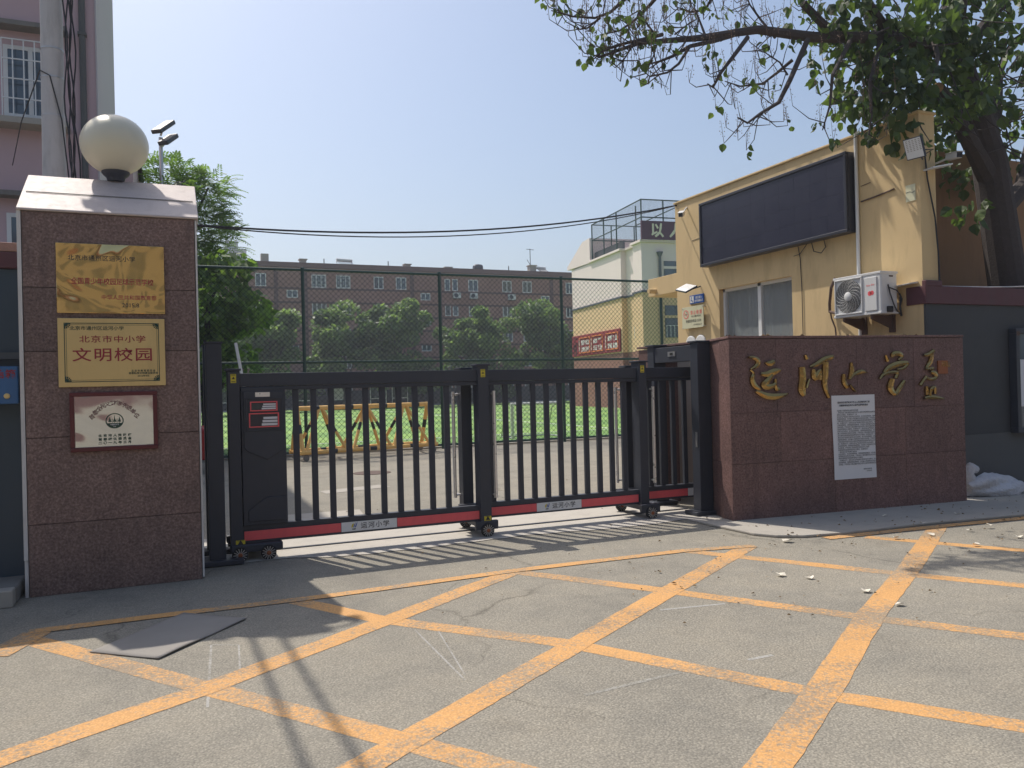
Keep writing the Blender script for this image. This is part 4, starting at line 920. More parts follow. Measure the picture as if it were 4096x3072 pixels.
# rubber mat lying on the road
q = MB(); Pm = [Vector((-.5, 5.661, 0)), Vector((.055, 6.341, 0)), Vector((.464, 5.961, 0)), Vector((-.1, 5.311, 0))]
nu = 14; V = []
for j in range(nu+1):
    for i in range(nu+1):
        p_ = (Pm[0].lerp(Pm[3], i/nu)).lerp(Pm[1].lerp(Pm[2], i/nu), j/nu)
        e_ = max(0, i/nu-.75)*4
        V.append((p_.x, p_.y, .010+.003*math.sin(i*.5)*math.sin(j*.45)+.006*e_*abs(math.sin(j*.35+.4))))
q.add(V, [(j*(nu+1)+i, j*(nu+1)+i+1, (j+1)*(nu+1)+i+1, (j+1)*(nu+1)+i) for j in range(nu) for i in range(nu)])
o = q.build('rubber_mat', M['mat'], None, smooth=True); tag(o, 'flat grey rubber mat lying on the road before the granite pillar', 'mat')
sd = o.modifiers.new('thick', 'SOLIDIFY'); sd.thickness = .006; sd.offset = -1
# fallen blossoms and leaf litter
def scrap(name, label, cat, x, y, z, s, mat, group, k=5):
    q = MB(); n = 6
    V = [(x+s*(.5+.5*rnd.random())*math.cos(2*math.pi*i/n+rnd.random()*.4), y+s*(.35+.4*rnd.random())*math.sin(2*math.pi*i/n), z+.004+rnd.random()*s*.5) for i in range(n)]
    q.add(V+[(x, y, z+.004+s*.12)], [(i, (i+1) % n, n) for i in range(n)])
    o = q.build(name, mat); tag(o, label, cat, group)
for i, (px_, py_) in enumerate([(3122, 2303), (3150, 2167), (3585, 2155), (3725, 2142), (3880, 2125), (3905, 2183), (3955, 2102), (3830, 2058), (3540, 2065), (4075, 2150), (3600, 2420), (3465, 2367), (3240, 2313), (3690, 2095)]):
    p_ = at(px_, py_, z=.006 if not (py_ < 2110) else .032)
    scrap('fallen_blossom', 'pale fallen blossom lying on the ground near the right wall', 'blossom', p_[0], p_[1], p_[2], .05 if i != 1 else .075, M['petal'], 'pale blossoms fallen on the ground')
q = MB()
for i in range(330):
    if i < 90: x_, y_ = rnd.uniform(5.7, 10), rnd.uniform(6.1, 7.1); z_ = .032
    elif i < 260: x_, y_ = rnd.uniform(3.2, 9.5), rnd.gauss(5.6, .9); z_ = .012
    else: x_, y_ = rnd.uniform(1.5, 9), rnd.uniform(4, 12); z_ = .012
    s_ = rnd.uniform(.006, .018)*(1.4 if rnd.random() < .1 else 1); a_ = rnd.uniform(0, 6.3); d = Vector((math.cos(a_), math.sin(a_), 0)); e_ = Vector((-d.y, d.x, 0)); c = Vector((x_, y_, z_))
    q.add([c+d*s_, c+e_*s_*.6+Vector((0, 0, s_*.7)), c-d*s_, c-e_*s_*.6+Vector((0, 0, s_*.3))], [(0, 1, 2), (0, 2, 3)])
for i in range(26):
    u_ = rnd.random(); c = A0+wu*(u_*WL)+Vector((0, .06+rnd.random()*.15, 2.11)); s_ = rnd.uniform(.015, .04); d = Vector((rnd.uniform(-1, 1), rnd.uniform(-1, 1), 0)).normalized(); e_ = Vector((-d.y, d.x, 0))
    q.add([c+d*s_, c+e_*s_*.6+Vector((0, 0, s_*.9)), c-d*s_, c-e_*s_*.6+Vector((0, 0, s_*.5))], [(0, 1, 2), (0, 2, 3)])
o = q.build('leaf_litter', M['dryleaf']); tag(o, 'scattered dry brown leaf bits on road and pavement', 'leaf litter', kind='stuff')
# ------------------------------------------------------------------ yard: chain link fence, barrier, goal
FY = 20.3; FX0, FX1, FT, FM = -3.9, 24.0, 4.63, 2.33
t = thing('chain_link_fence', 'tall dark green chain link fence between yard and sports field', 'fence', (10, FY, 0))
posts = [3.08-3.55*2, 3.08-3.55, 3.08, 6.64, 10.26, 13.6, 17.1, 20.6, 24]
for x_ in posts:
    po = MB().path([(x_, FY, 0), (x_, FY, FT+.03)], .042, 12).build('post', M['green'], t, smooth=True)
    MB().lathe((x_, FY, FT+.03), [(.05, 0), (.045, .03), (.0, .045)], n=12).build('finial', M['green'], po, smooth=True)
for z_ in (FT, FM, .10):
    b = MB().path([(FX0, FY-.0, z_), (FX1, FY, z_)], .034, 10).build('rail', M['green'], t, smooth=True)
def mesh_panel(x0, x1, z0, z1, y, d, r_):
    """diamond chain link made of two families of thin straight wires (3-sided)"""
    V, F = [], []
    def seg(p, q_):
        dx, dz = q_[0]-p[0], q_[1]-p[1]; L = math.hypot(dx, dz)
        if L < 1e-3: return
        nx, nz = -dz/L*r_, dx/L*r_; n = len(V)
        for a, c_ in ((p, 0), (q_, 0)):
            V.append((a[0]+nx, y, a[1]+nz)); V.append((a[0]-nx*.5, y+.86*r_, a[1]-nz*.5)); V.append((a[0]-nx*.5, y-.86*r_, a[1]-nz*.5))
        F.extend([(n, n+1, n+4, n+3), (n+1, n+2, n+5, n+4), (n+2, n, n+3, n+5)])
    H = z1-z0; k = int((x1-x0+H)/d)
    for i in range(k+1):
        x_ = x0-H+i*d
        a = max(x_, x0); e = min(x_+H, x1)
        if e > a: seg((a, z0+a-x_), (e, z0+e-x_)); seg((a, z1-(a-x_)), (e, z1-(e-x_)))
    return V, F
m_ = MB(); V, F = mesh_panel(FX0, FX1, .1, FT, FY-.03, .135, .0050); m_.add(V, F); m_.build('mesh', M['wire'], t)
# striped rolling barrier
t = thing('striped_barrier', 'orange and black striped tubular road barrier on casters before the fence', 'barrier', (4.3, 19.4, 0))
L0, L1 = Vector((2.62, 19.05, 0)), Vector((6.12, 19.75, 0)); bd = (L1-L0).normalized(); bn = Vector((-bd.y, bd.x, 0)); BL = (L1-L0).length
def bar2(p, q_, r_, stripes, name):
    """tube from p to q with painted bands at the given fractions"""
    b = MB(); p, q_ = Vector(p), Vector(q_); cuts = sorted({0, 1, *[s for ab in stripes for s in ab]})
    for a, e in zip(cuts[:-1], cuts[1:]):
        mi = 1 if any(s0-1e-6 <= a and e <= s1+1e-6 for s0, s1 in stripes) else 0
        b.path([p.lerp(q_, a), p.lerp(q_, e)], r_, 12, mi=mi)
    return b.build(name, [M['barY'], M['barB']], t, smooth=True)
def bp(u, v, z): return L0+bd*(u*BL)+bn*v+Vector((0, 0, z))
ZT, ZB, SPR = 1.21, .20, .36
bar2(bp(0, 0, ZT), bp(1, 0, ZT), .055, [(.11, .17), (.35, .41), (.60, .66), (.86, .91)], 'top_tube')
for v in (-SPR, SPR): bar2(bp(0, v, ZB), bp(1, v, ZB), .05, [(.21, .25), (.48, .53), (.78, .83)], 'bottom_tube')
for u in (.02, .98):
    bar2(bp(u, -SPR, ZB), bp(u, SPR, ZB), .05, [(.2, .3)], 'cross_tube')
    for v in (-SPR, SPR): bar2(bp(u, 0, ZT), bp(u, v, ZB), .05, [(.38, .58)], 'end_leg')
for uc in (.18, .505, .80):
    for du in (-.14, .14):
        for v in (-SPR, SPR): bar2(bp(uc+du*.06, 0, ZT), bp(uc+du, v, ZB), .038, [(.38, .56)], 'brace')
for u in (.04, .97):
    for v in (-SPR, SPR):
        c = bp(u, v, .075); cw = MB().lathe(c, [(.05, -.02), (.07, -.018), (.07, .018), (.05, .02)], tuple(bn), 16).build('caster', M['conc3'], t, smooth=True)
        MB().path([bp(u, v, .08), bp(u, v, .18)], .02, 8).build('fork', M['rust'], cw)
# small goal on the field
t = thing('football_goal', 'small white football goal standing on the turf behind the fence', 'goal', (10.3, 22.6, 0))
b = MB(); gx0, gx1, gy = 9.55, 11.15, 22.4
b.path([(gx0, gy, 0), (gx0, gy, 1.06)], .05, 10); b.path([(gx1, gy, 0), (gx1, gy, 1.06)], .05, 10); b.path([(gx0-.05, gy, 1.06), (gx1+.05, gy, 1.06)], .05, 10); b.build('front_frame', M['white'], t, smooth=True)
b = MB()
for x_ in (gx0, gx1): b.path([(x_, gy, 1.06), (x_, gy+.5, .95), (x_, gy+.9, .03)], .02, 8); b.path([(x_, gy, .03), (x_, gy+.9, .03)], .02, 8)
b.path([(gx0, gy+.9, .03), (gx1, gy+.9, .03)], .02, 8); b.build('rear_frame', M['silver'], t, smooth=True)
b = MB()
for i in range(15): x_ = gx0+(gx1-gx0)*i/14; b.path([(x_, gy+.5, .95), (x_, gy+.9, .03)], .004, 4); b.path([(x_, gy+.02, 1.05), (x_, gy+.5, .95)], .004, 4)
for z_ in np.linspace(.1, .9, 8): y_ = gy+.5+.4*(1-(z_-.03)/.92); b.path([(gx0, y_, z_), (gx1, y_, z_)], .004, 4)
b.build('net', M['trim'], t)
# floodlight mast in the schoolyard corner
t = thing('floodlight_mast', 'slender grey mast with dark floodlights rising behind the granite pillar', 'floodlight mast', (-.10, 25, 0))
MB().path([(-.10, 25, 0), (-.10, 25, 9.0)], [.075, .055], 12).build('mast', M['silver'], t, smooth=True)
for k_, (z_, s_) in enumerate(((9.3, .8), (8.95, .62), (7.6, .62))):
    c = Vector((-.02+.12*k_*(k_ < 2)+(.32 if k_ == 2 else 0), 24.95, z_)); u = Vector((.45, .6, .55)).normalized(); v = u.cross(Vector((0, 0, 1))).normalized(); n = u.cross(v)
    b = MB(); b.obox(c-u*s_*.5-v*.16-n*.06, u*s_, v*.32, n*.12); l_ = b.build('lamp_head', M['gatem'], t, bevel=.02)
    MB().obox(c-u*s_*.46-v*.14+n*.0605*(-1 if n.z > 0 else 1)-(n*.004 if n.z > 0 else Vector((0, 0, 0))), u*s_*.92, v*.28, n*.004).build('lamp_glass', M['white'], l_)
    MB().path([c, Vector((-.10, 25, z_-.25))], .03, 8).build('bracket', M['silver'], t)
# white leaning pole behind the gate
o = MB().path([(1.24, 12.0, 0), (.935, 12.0, 1.9), (.868, 12.0, 2.32)], .022, 10).build('leaning_pole', M['white'], None, smooth=True)
tag(o, 'thin white pole leaning up behind the left end of the gate', 'pole')
# red car glimpsed in the gap beside the pillar
t = thing('parked_car', 'red parked car glimpsed through the gap beside the granite pillar', 'car', (-.6, 17.6, 0))
b = MB(); prof = [(-.5, .28), (.0, .25), (3.4, .25), (3.75, .35), (3.8, .72), (3.1, .86), (2.3, .93), (1.75, 1.38), (.35, 1.42), (-.25, 1.0), (-.5, .85)]
b.prism([(.22-x_, 17.2, z_) for x_, z_ in prof], (0, 1.55, 0)); b.build('body', M['carred'], t, bevel=.06, seg=3)
b = MB(); b.prism([(.22-x_, 17.19, z_) for x_, z_ in [(2.15, .96), (1.72, 1.31), (.42, 1.34), (-.05, 1.0)]], (0, 1.57, 0)); b.build('window', M['glass'], t)
for x_ in (.22-.25, .22-3.05):
    for y_ in (17.2, 18.72):
        wl = MB().lathe((x_, y_, .3), [(.18, -.09), (.29, -.09), (.3, -.06), (.3, .06), (.29, .09), (.18, .09)], (0, -1, 0), 20).build('wheel', M['black'], t, smooth=True)
        MB().lathe((x_, y_, .3), [(.18, .08), (.05, .095), (0, .095)], (0, -1, 0), 12).build('rim', M['silver'], wl)
b = MB(); b.box(.62, .67, 17.3, 17.55, .75, .92); b.box(.62, .67, 18.4, 18.65, .75, .92); b.build('tail_light', M['red'], t)

# ------------------------------------------------------------------ school building beyond the field fence
psi = R(6.4); dl = Vector((math.sin(psi), math.cos(psi), 0)); dg = Vector((math.cos(psi), -math.sin(psi), 0)); SC0 = Vector((26.8, 42, 0)); ZZ = Vector((0, 0, 1))
t = thing('school_building', 'white and yellow three storey school building beyond the fence', 'school', tuple(SC0))
def sp(al, g, z): return SC0+dl*al+dg*g+ZZ*z
def sbox(mb, a0, a1, g0, g1, z0, z1, mi=0): mb.obox(sp(a0, g0, z0), dl*(a1-a0), dg*(g1-g0), ZZ*(z1-z0), mi)
# lower brick, yellow middle, white top; the corner bay (0..1.2), a recessed bay (1.2..3.1), main flank (3.1..12)
for nm, z0_, z1_, mm in (('brick_base', 0, 3.65, 'brick'), ('yellow_storey', 3.65, 7.2, 'schooly'), ('white_storey', 7.32, 10.28, 'schoolw')):
    b = MB(); sbox(b, 0, 1.2, 0, 14, z0_, z1_); sbox(b, 1.2, 3.15, .42, 14, z0_, z1_); sbox(b, 3.15, 12, .05, 14, z0_, z1_)
    b.build(nm, M[mm], t)
b = MB(); sbox(b, -.08, 1.28, -.08, 14, 7.2, 7.32); sbox(b, 1.28, 3.07, .34, 14, 7.2, 7.32); sbox(b, 3.07, 12.08, -.03, 14, 7.2, 7.32); b.build('string_course', M['band'], t)
b = MB(); sbox(b, -.15, 1.35, -.15, 14, 10.285, 10.42); sbox(b, 1.35, 3.0, .27, 14, 10.285, 10.42); sbox(b, 3.0, 8.3, -.1, 14, 10.285, 10.42); b.build('parapet', M['schoolw'], t)
b = MB(); b.prism([sp(8.2, -.02, 10.282), sp(12.75, -.02, 10.4), sp(12.75, -.02, 10.62), sp(9.6, -.02, 12.0), sp(8.2, -.02, 12.05)], dg*12); b.build('gable_roof', M['schoolw'], t)
for al0, al1, z0_, z1_ in ((1.35, 1.95, 7.35, 8.65), (1.35, 2.05, 4.45, 5.95)):
    b = MB(); sbox(b, al0, al1, .405, .425, z0_, z1_); fo = b.build('window', M['glass2'], t)
    b = MB()
    for k_ in range(5): sbox(b, al0+(al1-al0)*k_/4-.015, al0+(al1-al0)*k_/4+.015, .38, .40, z0_, z0_+.8)
    for z_ in (z0_+.05, z0_+.75): sbox(b, al0, al1, .375, .395, z_, z_+.03)
    b.build('guard_rail', M['white'], fo)
for z0_, z1_, gr in ((7.95, 9.15, False), (4.4, 6.4, True), (1.2, 2.9, False)):
    for g0 in (1.5, 5.2, 8.9):
        b = MB(); sbox(b, -.03, .06, g0, g0+2.2, z0_, z1_); fo = b.build('window', M['band'], t)
        b = MB(); zm = z0_+(z1_-z0_)*.62
        for k_ in range(3): sbox(b, -.04, -.031, g0+.06+k_*.72, g0+.06+k_*.72+.64, z0_+.06, zm-.05); sbox(b, -.04, -.031, g0+.06+k_*.72, g0+.06+k_*.72+.64, zm+.16, z1_-.06)
        b.build('pane', M['glass2'], fo)
        b = MB(); sbox(b, -.06, -.031, g0-.05, g0+2.25, zm-.02, zm+.14); b.build('transom', M['schoolw'] if z0_ > 7 else M['schooly'], fo)
        if gr:
            b = MB()
            for k_ in range(9): sbox(b, -.2, -.18, g0+k_*.27, g0+k_*.27+.03, z0_, z0_+.75)
            sbox(b, -.2, -.18, g0, g0+2.2, z0_+.72, z0_+.75); b.build('guard_rail', M['white'], fo)
b = MB(); b.path([sp(-.1, 1.2, 0), sp(-.1, 1.2, 9.45)], .09, 10); b.lathe(sp(-.1, 1.2, 9.4), [(.09, 0), (.2, .25), (.2, .3), (0, .3)], n=12); b.build('downpipe', M['band'], t)
# railings cage on the school roof
t2 = thing('roof_cage', 'dark green mesh cage around the roof of the white school building', 'fence', tuple(sp(0, 0, 10.4)))
b = MB(); gz = 12.95
cage = [(8.0, .15), (4.7, .15), (1.2, .5), (-.3+.5, .15)]
A_ = [(8.0, 0.1), (5.9, .1), (3.8, .1), (1.9, .6), (.1, .1)]
for al, g0 in A_: b.path([sp(al, g0, 10.4), sp(al, g0, gz)], .045, 6)
for g0 in (1.6, 3.4, 5.4, 7.6, 10): b.path([sp(.1, g0, 10.4), sp(.1, g0, gz)], .045, 6); b.path([sp(8.0, g0, 10.4), sp(8.0, g0, gz)], .045, 6)
for z_ in (gz, gz-1.1):
    b.path([sp(8.0, .1, z_), sp(.1, .1, z_)], .04, 6); b.path([sp(.1, .1, z_), sp(.1, 10, z_)], .04, 6); b.path([sp(8.0, .1, z_), sp(8.0, 10, z_)], .04, 6)
for g0 in (3.4, 7.6): b.path([sp(.1, g0, gz), sp(8, g0, gz)], .04, 6)
b.build('frame', M['green'], t2)
b = MB()
for k_ in range(40):
    z_ = 10.45+2.5*k_/40
    b.add([sp(8, .1, z_), sp(.1, .1, z_), sp(.1, .1, z_+.012), sp(8, .1, z_+.012)], [(0, 1, 2, 3)]); b.add([sp(.1, .1, z_), sp(.1, 10, z_), sp(.1, 10, z_+.012), sp(.1, .1, z_+.012)], [(0, 1, 2, 3)])
for k_ in range(120):
    al = .1+7.9*k_/120; b.add([sp(al, .1, 10.4), sp(al+.012, .1, 10.4), sp(al+.012, .1, gz), sp(al, .1, gz)], [(0, 1, 2, 3)]); g0 = .1+9.9*k_/120; b.add([sp(.1, g0, 10.4), sp(.1, g0+.012, 10.4), sp(.1, g0+.012, gz), sp(.1, g0, gz)], [(0, 1, 2, 3)])
b.build('mesh', M['wire'], t2)
b = MB(); sbox(b, 3.3, 8.15, .35, .45, 10.43, 11.0); b.build('kickboard', M['band'], t2)
# purple sign board along the roof edge
t2 = thing('roof_sign', 'purple sign board with raised ivory characters on the school roof edge', 'sign', tuple(sp(-.2, 0, 10.42)))
b = MB(); sbox(b, -.30, -.16, -.1, 12, 10.425, 11.56); b.build('board', M['purple'], t2)
q = MB()
for i, ch in enumerate('以人为本'): text(q, ch, sp(-.31, .95+i*1.28, 10.66), dg, ZZ, .92, bold=.025, lift=.02)
o = q.build('lettering', M['ivory'], t2); so_ = o.modifiers.new('thick', 'SOLIDIFY'); so_.thickness = .05
# slogan board on the flank
t2 = thing('slogan_board', 'red slogan board with three orange framed panels on the school flank', 'sign', tuple(sp(8, -.05, 4)))
b = MB(); sbox(b, 3.35, 12.02, -.06, .045, 3.72, 5.25); b.build('board', M['redboard'], t2, bevel=.02)
rg = -dl
for i, (c_, words, side) in enumerate(((4.6, ('爱国 敬业', '诚信 友善'), '公民层面'), (7.15, ('自由 平等', '公正 法治'), '社会层面'), (9.45, ('富强 民主', '文明 和谐'), '国家层面'))):
    b = MB()
    for a in ((c_-1, c_+1, 3.92, 3.98), (c_-1, c_+1, 5.0, 5.06), (c_-1, c_-.94, 3.98, 5.0), (c_+.94, c_+1, 3.98, 5.0)): sbox(b, a[0], a[1], -.10, -.061, a[2], a[3])
    b.build('panel_frame', M['orange'], t2)
    for k_, wd in enumerate(words):
        q = MB(); text(q, wd, sp(c_-.08, -.062, 4.55-.5*k_), rg, ZZ, .37, bold=.04, lift=.01); q.build('slogan', M['white'], t2)
    q = MB()
    for k_, ch in enumerate(side): text(q, ch, sp(c_+1.0, -.10, 4.72-.22*k_), rg, ZZ, .2, bold=.02, lift=.008)
    q.build('side_caption', M['white'], t2)
q = MB()
for k_ in range(60):
    c = Vector((11.3+rnd.gauss(0, .28), 0, 4.55+rnd.gauss(0, .3))); 
    q.obox(sp(c.x, -.066, c.z), dl*.09, ZZ*.08, -dg*.004)
sbox(q, 11.1, 11.25, -.068, -.061, 3.78, 4.5); sbox(q, 11.5, 11.58, -.068, -.061, 3.78, 4.5); q.build('tree_motif', M['ink'], t2)

# ------------------------------------------------------------------ far brown apartment block
t = thing('apartment_block', 'long brown five storey apartment block beyond the sports field', 'building', (20, 86, 0))
FB = 80
MB().box(-40, 70, FB, 92, 0, 13.75).build('wall', M['farwall'], t)
rf = MB().box(-40.4, 70, FB-.35, 92, 13.752, 14.22).build('roof', M['farband'], t)
for z_ in (11.72, 10.35, 8.95, 7.6, 6.2, 4.85, 3.45, 2.1): MB().box(-40, 70, FB-.09, FB-.001, z_-.09, z_+.09).build('floor_band', M['farband'], t)
for x_ in (9.6, 12.4, 23.2, 26.2, 39.2): MB().box(x_-.18, x_+.18, FB-.12, FB-.001, 0, 13.7).build('pilaster', M['farband'], t)
for z0_ in (11.85, 9.2, 6.5, 3.8, 1.0):
    for x0_, x1_, np_ in ((1.0, 2.4, 2), (4, 5.4, 2), (7.7, 8.7, 2), (13.0, 14.4, 3), (15.4, 16.8, 3), (19.2, 20.2, 2), (21.5, 22.6, 2), (26.75, 27.35, 1), (27.6, 28.2, 1), (29.4, 30.5, 2), (33.3, 34.4, 2), (35.7, 36.8, 2), (41, 41.9, 2), (44, 45, 2)):
        window(t, x0_, x1_, FB, z0_, z0_+1.25, np_, M['white'], [M['glass2'], M['glass'], M['curtain'], M['glass2'], M['conc3']], fw=.085, grille=(x0_ in (13.0, 15.4) and z0_ > 11))
for z0_ in (10.8, 8.2, 5.5, 2.8):
    for x0_ in (10.6, 24.1, 37.9): window(t, x0_, x0_+1.05, FB, z0_, z0_+.75, 2, M['white'], M['glass2'], fw=.085)
for i, (x_, z_, w__) in enumerate(((8.32, 15.05, .71), (12.0, 14.6, .6), (22.6, 14.5, .6), (5.0, 14.5, .5), (27.0, 14.35, .7), (36.8, 14.9, .75))):
    ch = MB(); ch.box(x_, x_+w__, FB+.3, FB+1, 14.221, z_); 
    if i: ch.box(x_-.1, x_+w__+.1, FB+.2, FB+1.1, z_+.001, z_+.09)
    ch.build('chimney', M['conc2'], rf)
for x_ in (14.3, 20.8, 34.2): MB().path([(x_, FB+.2, 14.2), (x_, FB+.2, 14.75)], .05, 6).build('vent_pipe', M['gatem'], rf)
b = MB(); b.path([(36.95, FB+.5, 14.9), (36.95, FB+.5, 16.8)], .04, 6); b.path([(36.5, FB+.5, 16.75), (37.4, FB+.5, 16.7)], .03, 5); b.path([(36.95, FB+.5, 15.0), (36.55, FB+.5, 15.6)], .03, 5); b.build('aerial', M['gatem'], rf)
def solar(label, x_, w__):
    t3 = thing('solar_heater', label, 'solar heater', (x_, FB+.8, 14.22), 'solar water heaters on the far roof')
    MB().path([(x_, FB+.9, 14.82), (x_+w__, FB+.9, 14.76)], .17, 14).build('tank', M['white'], t3, smooth=True)
    b = MB()
    for i in range(15): b.path([(x_+.1+(w__-.2)*i/14, FB+.85, 14.72), (x_+.1+(w__-.2)*i/14, FB-.1, 14.25)], .022, 5)
    b.build('tubes', M['glass2'], t3)
    b = MB()
    for xx in (x_+.05, x_+w__-.05): b.path([(xx, FB+1, 14.75), (xx+.1, FB+1.1, 14.22)], .03, 5); b.path([(xx, FB-.1, 14.24), (xx, FB+1.1, 14.24)], .03, 5)
    b.build('stand', M['silver'], t3)
solar('white solar water heater with orange ended tank left on the far roof', 15.65, 1.6); solar('white solar water heater beside the aerial on the far roof', 37.75, 1.2)
t3 = thing('roof_tank', 'dark round tank lying on the far roof between the two solar heaters', 'tank', (30.9, FB+.6, 14.2))
MB().lathe((30.5, FB+.7, 14.5), [(.25, -.2), (.38, 0), (.42, .35), (.38, .75), (.2, .85)], (1, .1, 0), 18).build('body', M['gatem'], t3, smooth=True)
MB().box(29.9, 31.3, FB+.4, FB+1.0, 14.222, 14.28).build('stand', M['gatem'], t3)
for i, (x_, z_, w_) in enumerate(((28.0, 11.35, 'first grey'), (29.9, 11.35, 'second grey'), (34.3, 11.3, 'third'))):
    t3 = thing('window_air_conditioner', ('small white air conditioner under the twin narrow top windows of the brown block', 'small white air conditioner with dark fan under a top window left of centre', 'small white air conditioner under the rightmost pair of top windows in view')[i], 'air conditioner', (x_, FB, z_), 'air conditioners on the far facade')
    MB().box(x_-.42, x_+.42, FB-.42, FB-.1, z_-.3, z_+.3).build('casing', M['acbody'], t3, bevel=.03)
    MB().lathe((x_-.12, FB-.42, z_), [(.23, 0), (.23, .012), (0, .012)], (0, -1, 0), 16).build('fan', M['gatem'], t3)
    MB().box(x_-.4, x_+.4, FB-.4, FB-.001, z_-.36, z_-.31).build('bracket', M['rust'], t3)
o = MB(); o.box(12.2, 17.4, 200, 206, 0, 36.0); o.box(12.8, 15.6, 201, 205, 36.0, 38.0); o.box(17.0, 19.2, 203, 208, 0, 33.5); o = o.build('far_tower', M['hazet']); tag(o, 'pale grey apartment tower far beyond the brown block at left', 'building')
# boards and low wall at the far end of the field
o = MB().box(-40, 60, 79.6, 79.75, 0, 1.6).build('boundary_wall', M['greyw']); tag(o, 'low dark boundary wall along the far end of the field', 'wall')
for i, x_ in enumerate((3.2, 5.2, 7.6, 10.3, 13.4, 17.3, 19.4)):
    t3 = thing('noticeboard', 'white framed noticeboard standing beyond the far end of the field', 'noticeboard', (x_, 74.6, 0), 'noticeboards along the far field end')
    b = MB(); b.box(x_, x_+.07, 74.55, 74.62, 0, 2.2); b.box(x_+1.5, x_+1.57, 74.55, 74.62, 0, 2.2); b.box(x_+.07, x_+1.5, 74.55, 74.62, 2.1, 2.2); b.box(x_+.07, x_+1.5, 74.55, 74.62, .75, .84); b.build('frame', M['white'], t3)
    MB().box(x_+.07, x_+1.5, 74.57, 74.6, .84, 2.1).build('panel', (M['greyw2'], M['trim'], M['glass2'])[i % 3], t3)

# ------------------------------------------------------------------ trees
def leaf_obj(name, V, F, tones, per, mat, parent):
    base = wloc(parent); me = bpy.data.meshes.new(name)
    V = np.asarray(V, float)-np.array(base); me.from_pydata(V.tolist(), [], F); me.materials.append(mat)
    at_ = me.attributes.new('tone', 'FLOAT', 'POINT'); at_.data.foreach_set('value', np.repeat(np.asarray(tones, 'f'), per)); me.update()
    o = bpy.data.objects.new(name, me); COL.objects.link(o); o.parent = parent; return o
def rv(r_): 
    while True:
        v = Vector((r_.uniform(-1, 1), r_.uniform(-1, 1), r_.uniform(-1, 1)))
        if .05 < v.length < 1: return v
def far_tree(label, x, y, rx, ry, z0, z1, seed, n=8000, ls=.40, group='round trees along the far side of the field', mat='leaffar', name='round_tree'):
    r_ = random.Random(seed); t = thing(name, label, 'tree', (x, y, 0), group)
    zc = (z0+z1)/2; rz = (z1-z0)/2
    tk = MB(); tk.path([(x, y, 0), (x+.1, y, z0+.8), (x, y, zc)], [.22, .17, .1], 8)
    lobes = []
    for i in range(34):
        d = rv(r_).normalized(); f = r_.uniform(.30, .86)
        c = Vector((x+d.x*rx*f, y+d.y*ry*f, zc+d.z*rz*f)); lobes.append((c, r_.uniform(.16, .30), r_.gauss(0, .14)))
        if i % 3 == 0: tk.path([(x, y, z0+.4+r_.random()), ((x+c.x)/2, (y+c.y)/2, (z0+c.z)/2+.6), c], [.08, .05, .02], 5)
    tk.build('trunk', M['bark'], t)
    V, F, T = [], [], []
    for i in range(n):
        c, s, tn = lobes[r_.randrange(34)]; d = rv(r_); d = d.normalized()*(d.length**.6)
        p = c+Vector((d.x*rx*s*1.15, d.y*ry*s*1.15, d.z*rz*s*.8))
        if p.z < z0: continue
        l_ = ls*r_.uniform(.6, 1.4); a = (Vector((d.x*.5, d.y*.5, -.15))+rv(r_)*.9).normalized(); b_ = a.cross((Vector((0, 0, 1))+rv(r_)*.9).normalized()).normalized(); k = len(V)
        V += [p-a*l_*.5, p+b_*l_*.26, p+a*l_*.6, p-b_*l_*.26]; F.append((k, k+1, k+2, k+3)); T.append(min(1, max(0, r_.gauss(.45+tn+.12*d.z, .2))))  # higher leaves of each lobe lighter: sunlit tops put into the tone
    leaf_obj('crown', V, F, T, 4, M[mat], t); return t
far_tree('round green tree beyond the field, leftmost in front of the brown block', 7.4, 67, 3.5, 3.0, 1.6, 9.7, 11)
far_tree('broad round tree beyond the field with the lower left shoulder', 14.0, 70, 4.0, 3.2, 1.0, 9.6, 12, 9500)
far_tree('tallest of the round trees in the middle of the brown block', 18.6, 70, 4.3, 3.4, 1.0, 10.9, 13, 11000)
far_tree('round green tree beyond the field seen above the middle gate section', 26.4, 70, 4.2, 3.2, 1.2, 9.9, 14, 9500)
far_tree('big round tree beside the white school building', 33.0, 69, 4.4, 3.4, 1.0, 11.2, 15, 10500)
far_tree('low bushy tree behind the far field end between the taller trees', 22.4, 75, 2.4, 2.4, .4, 5.2, 16, 3000)
far_tree('low dark tree at the far end of the field near the school', 30.5, 75, 3.4, 2.4, .3, 5.6, 18, 3500)
far_tree('low bushy tree in front of the brown block left of centre', 11.0, 76, 2.6, 2.4, .3, 4.2, 17, 2500)
far_tree('pale distant tree peeking out left of the brown block roof', 1.5, 62, 4.2, 3.2, 1.2, 12.2, 21, 9000)
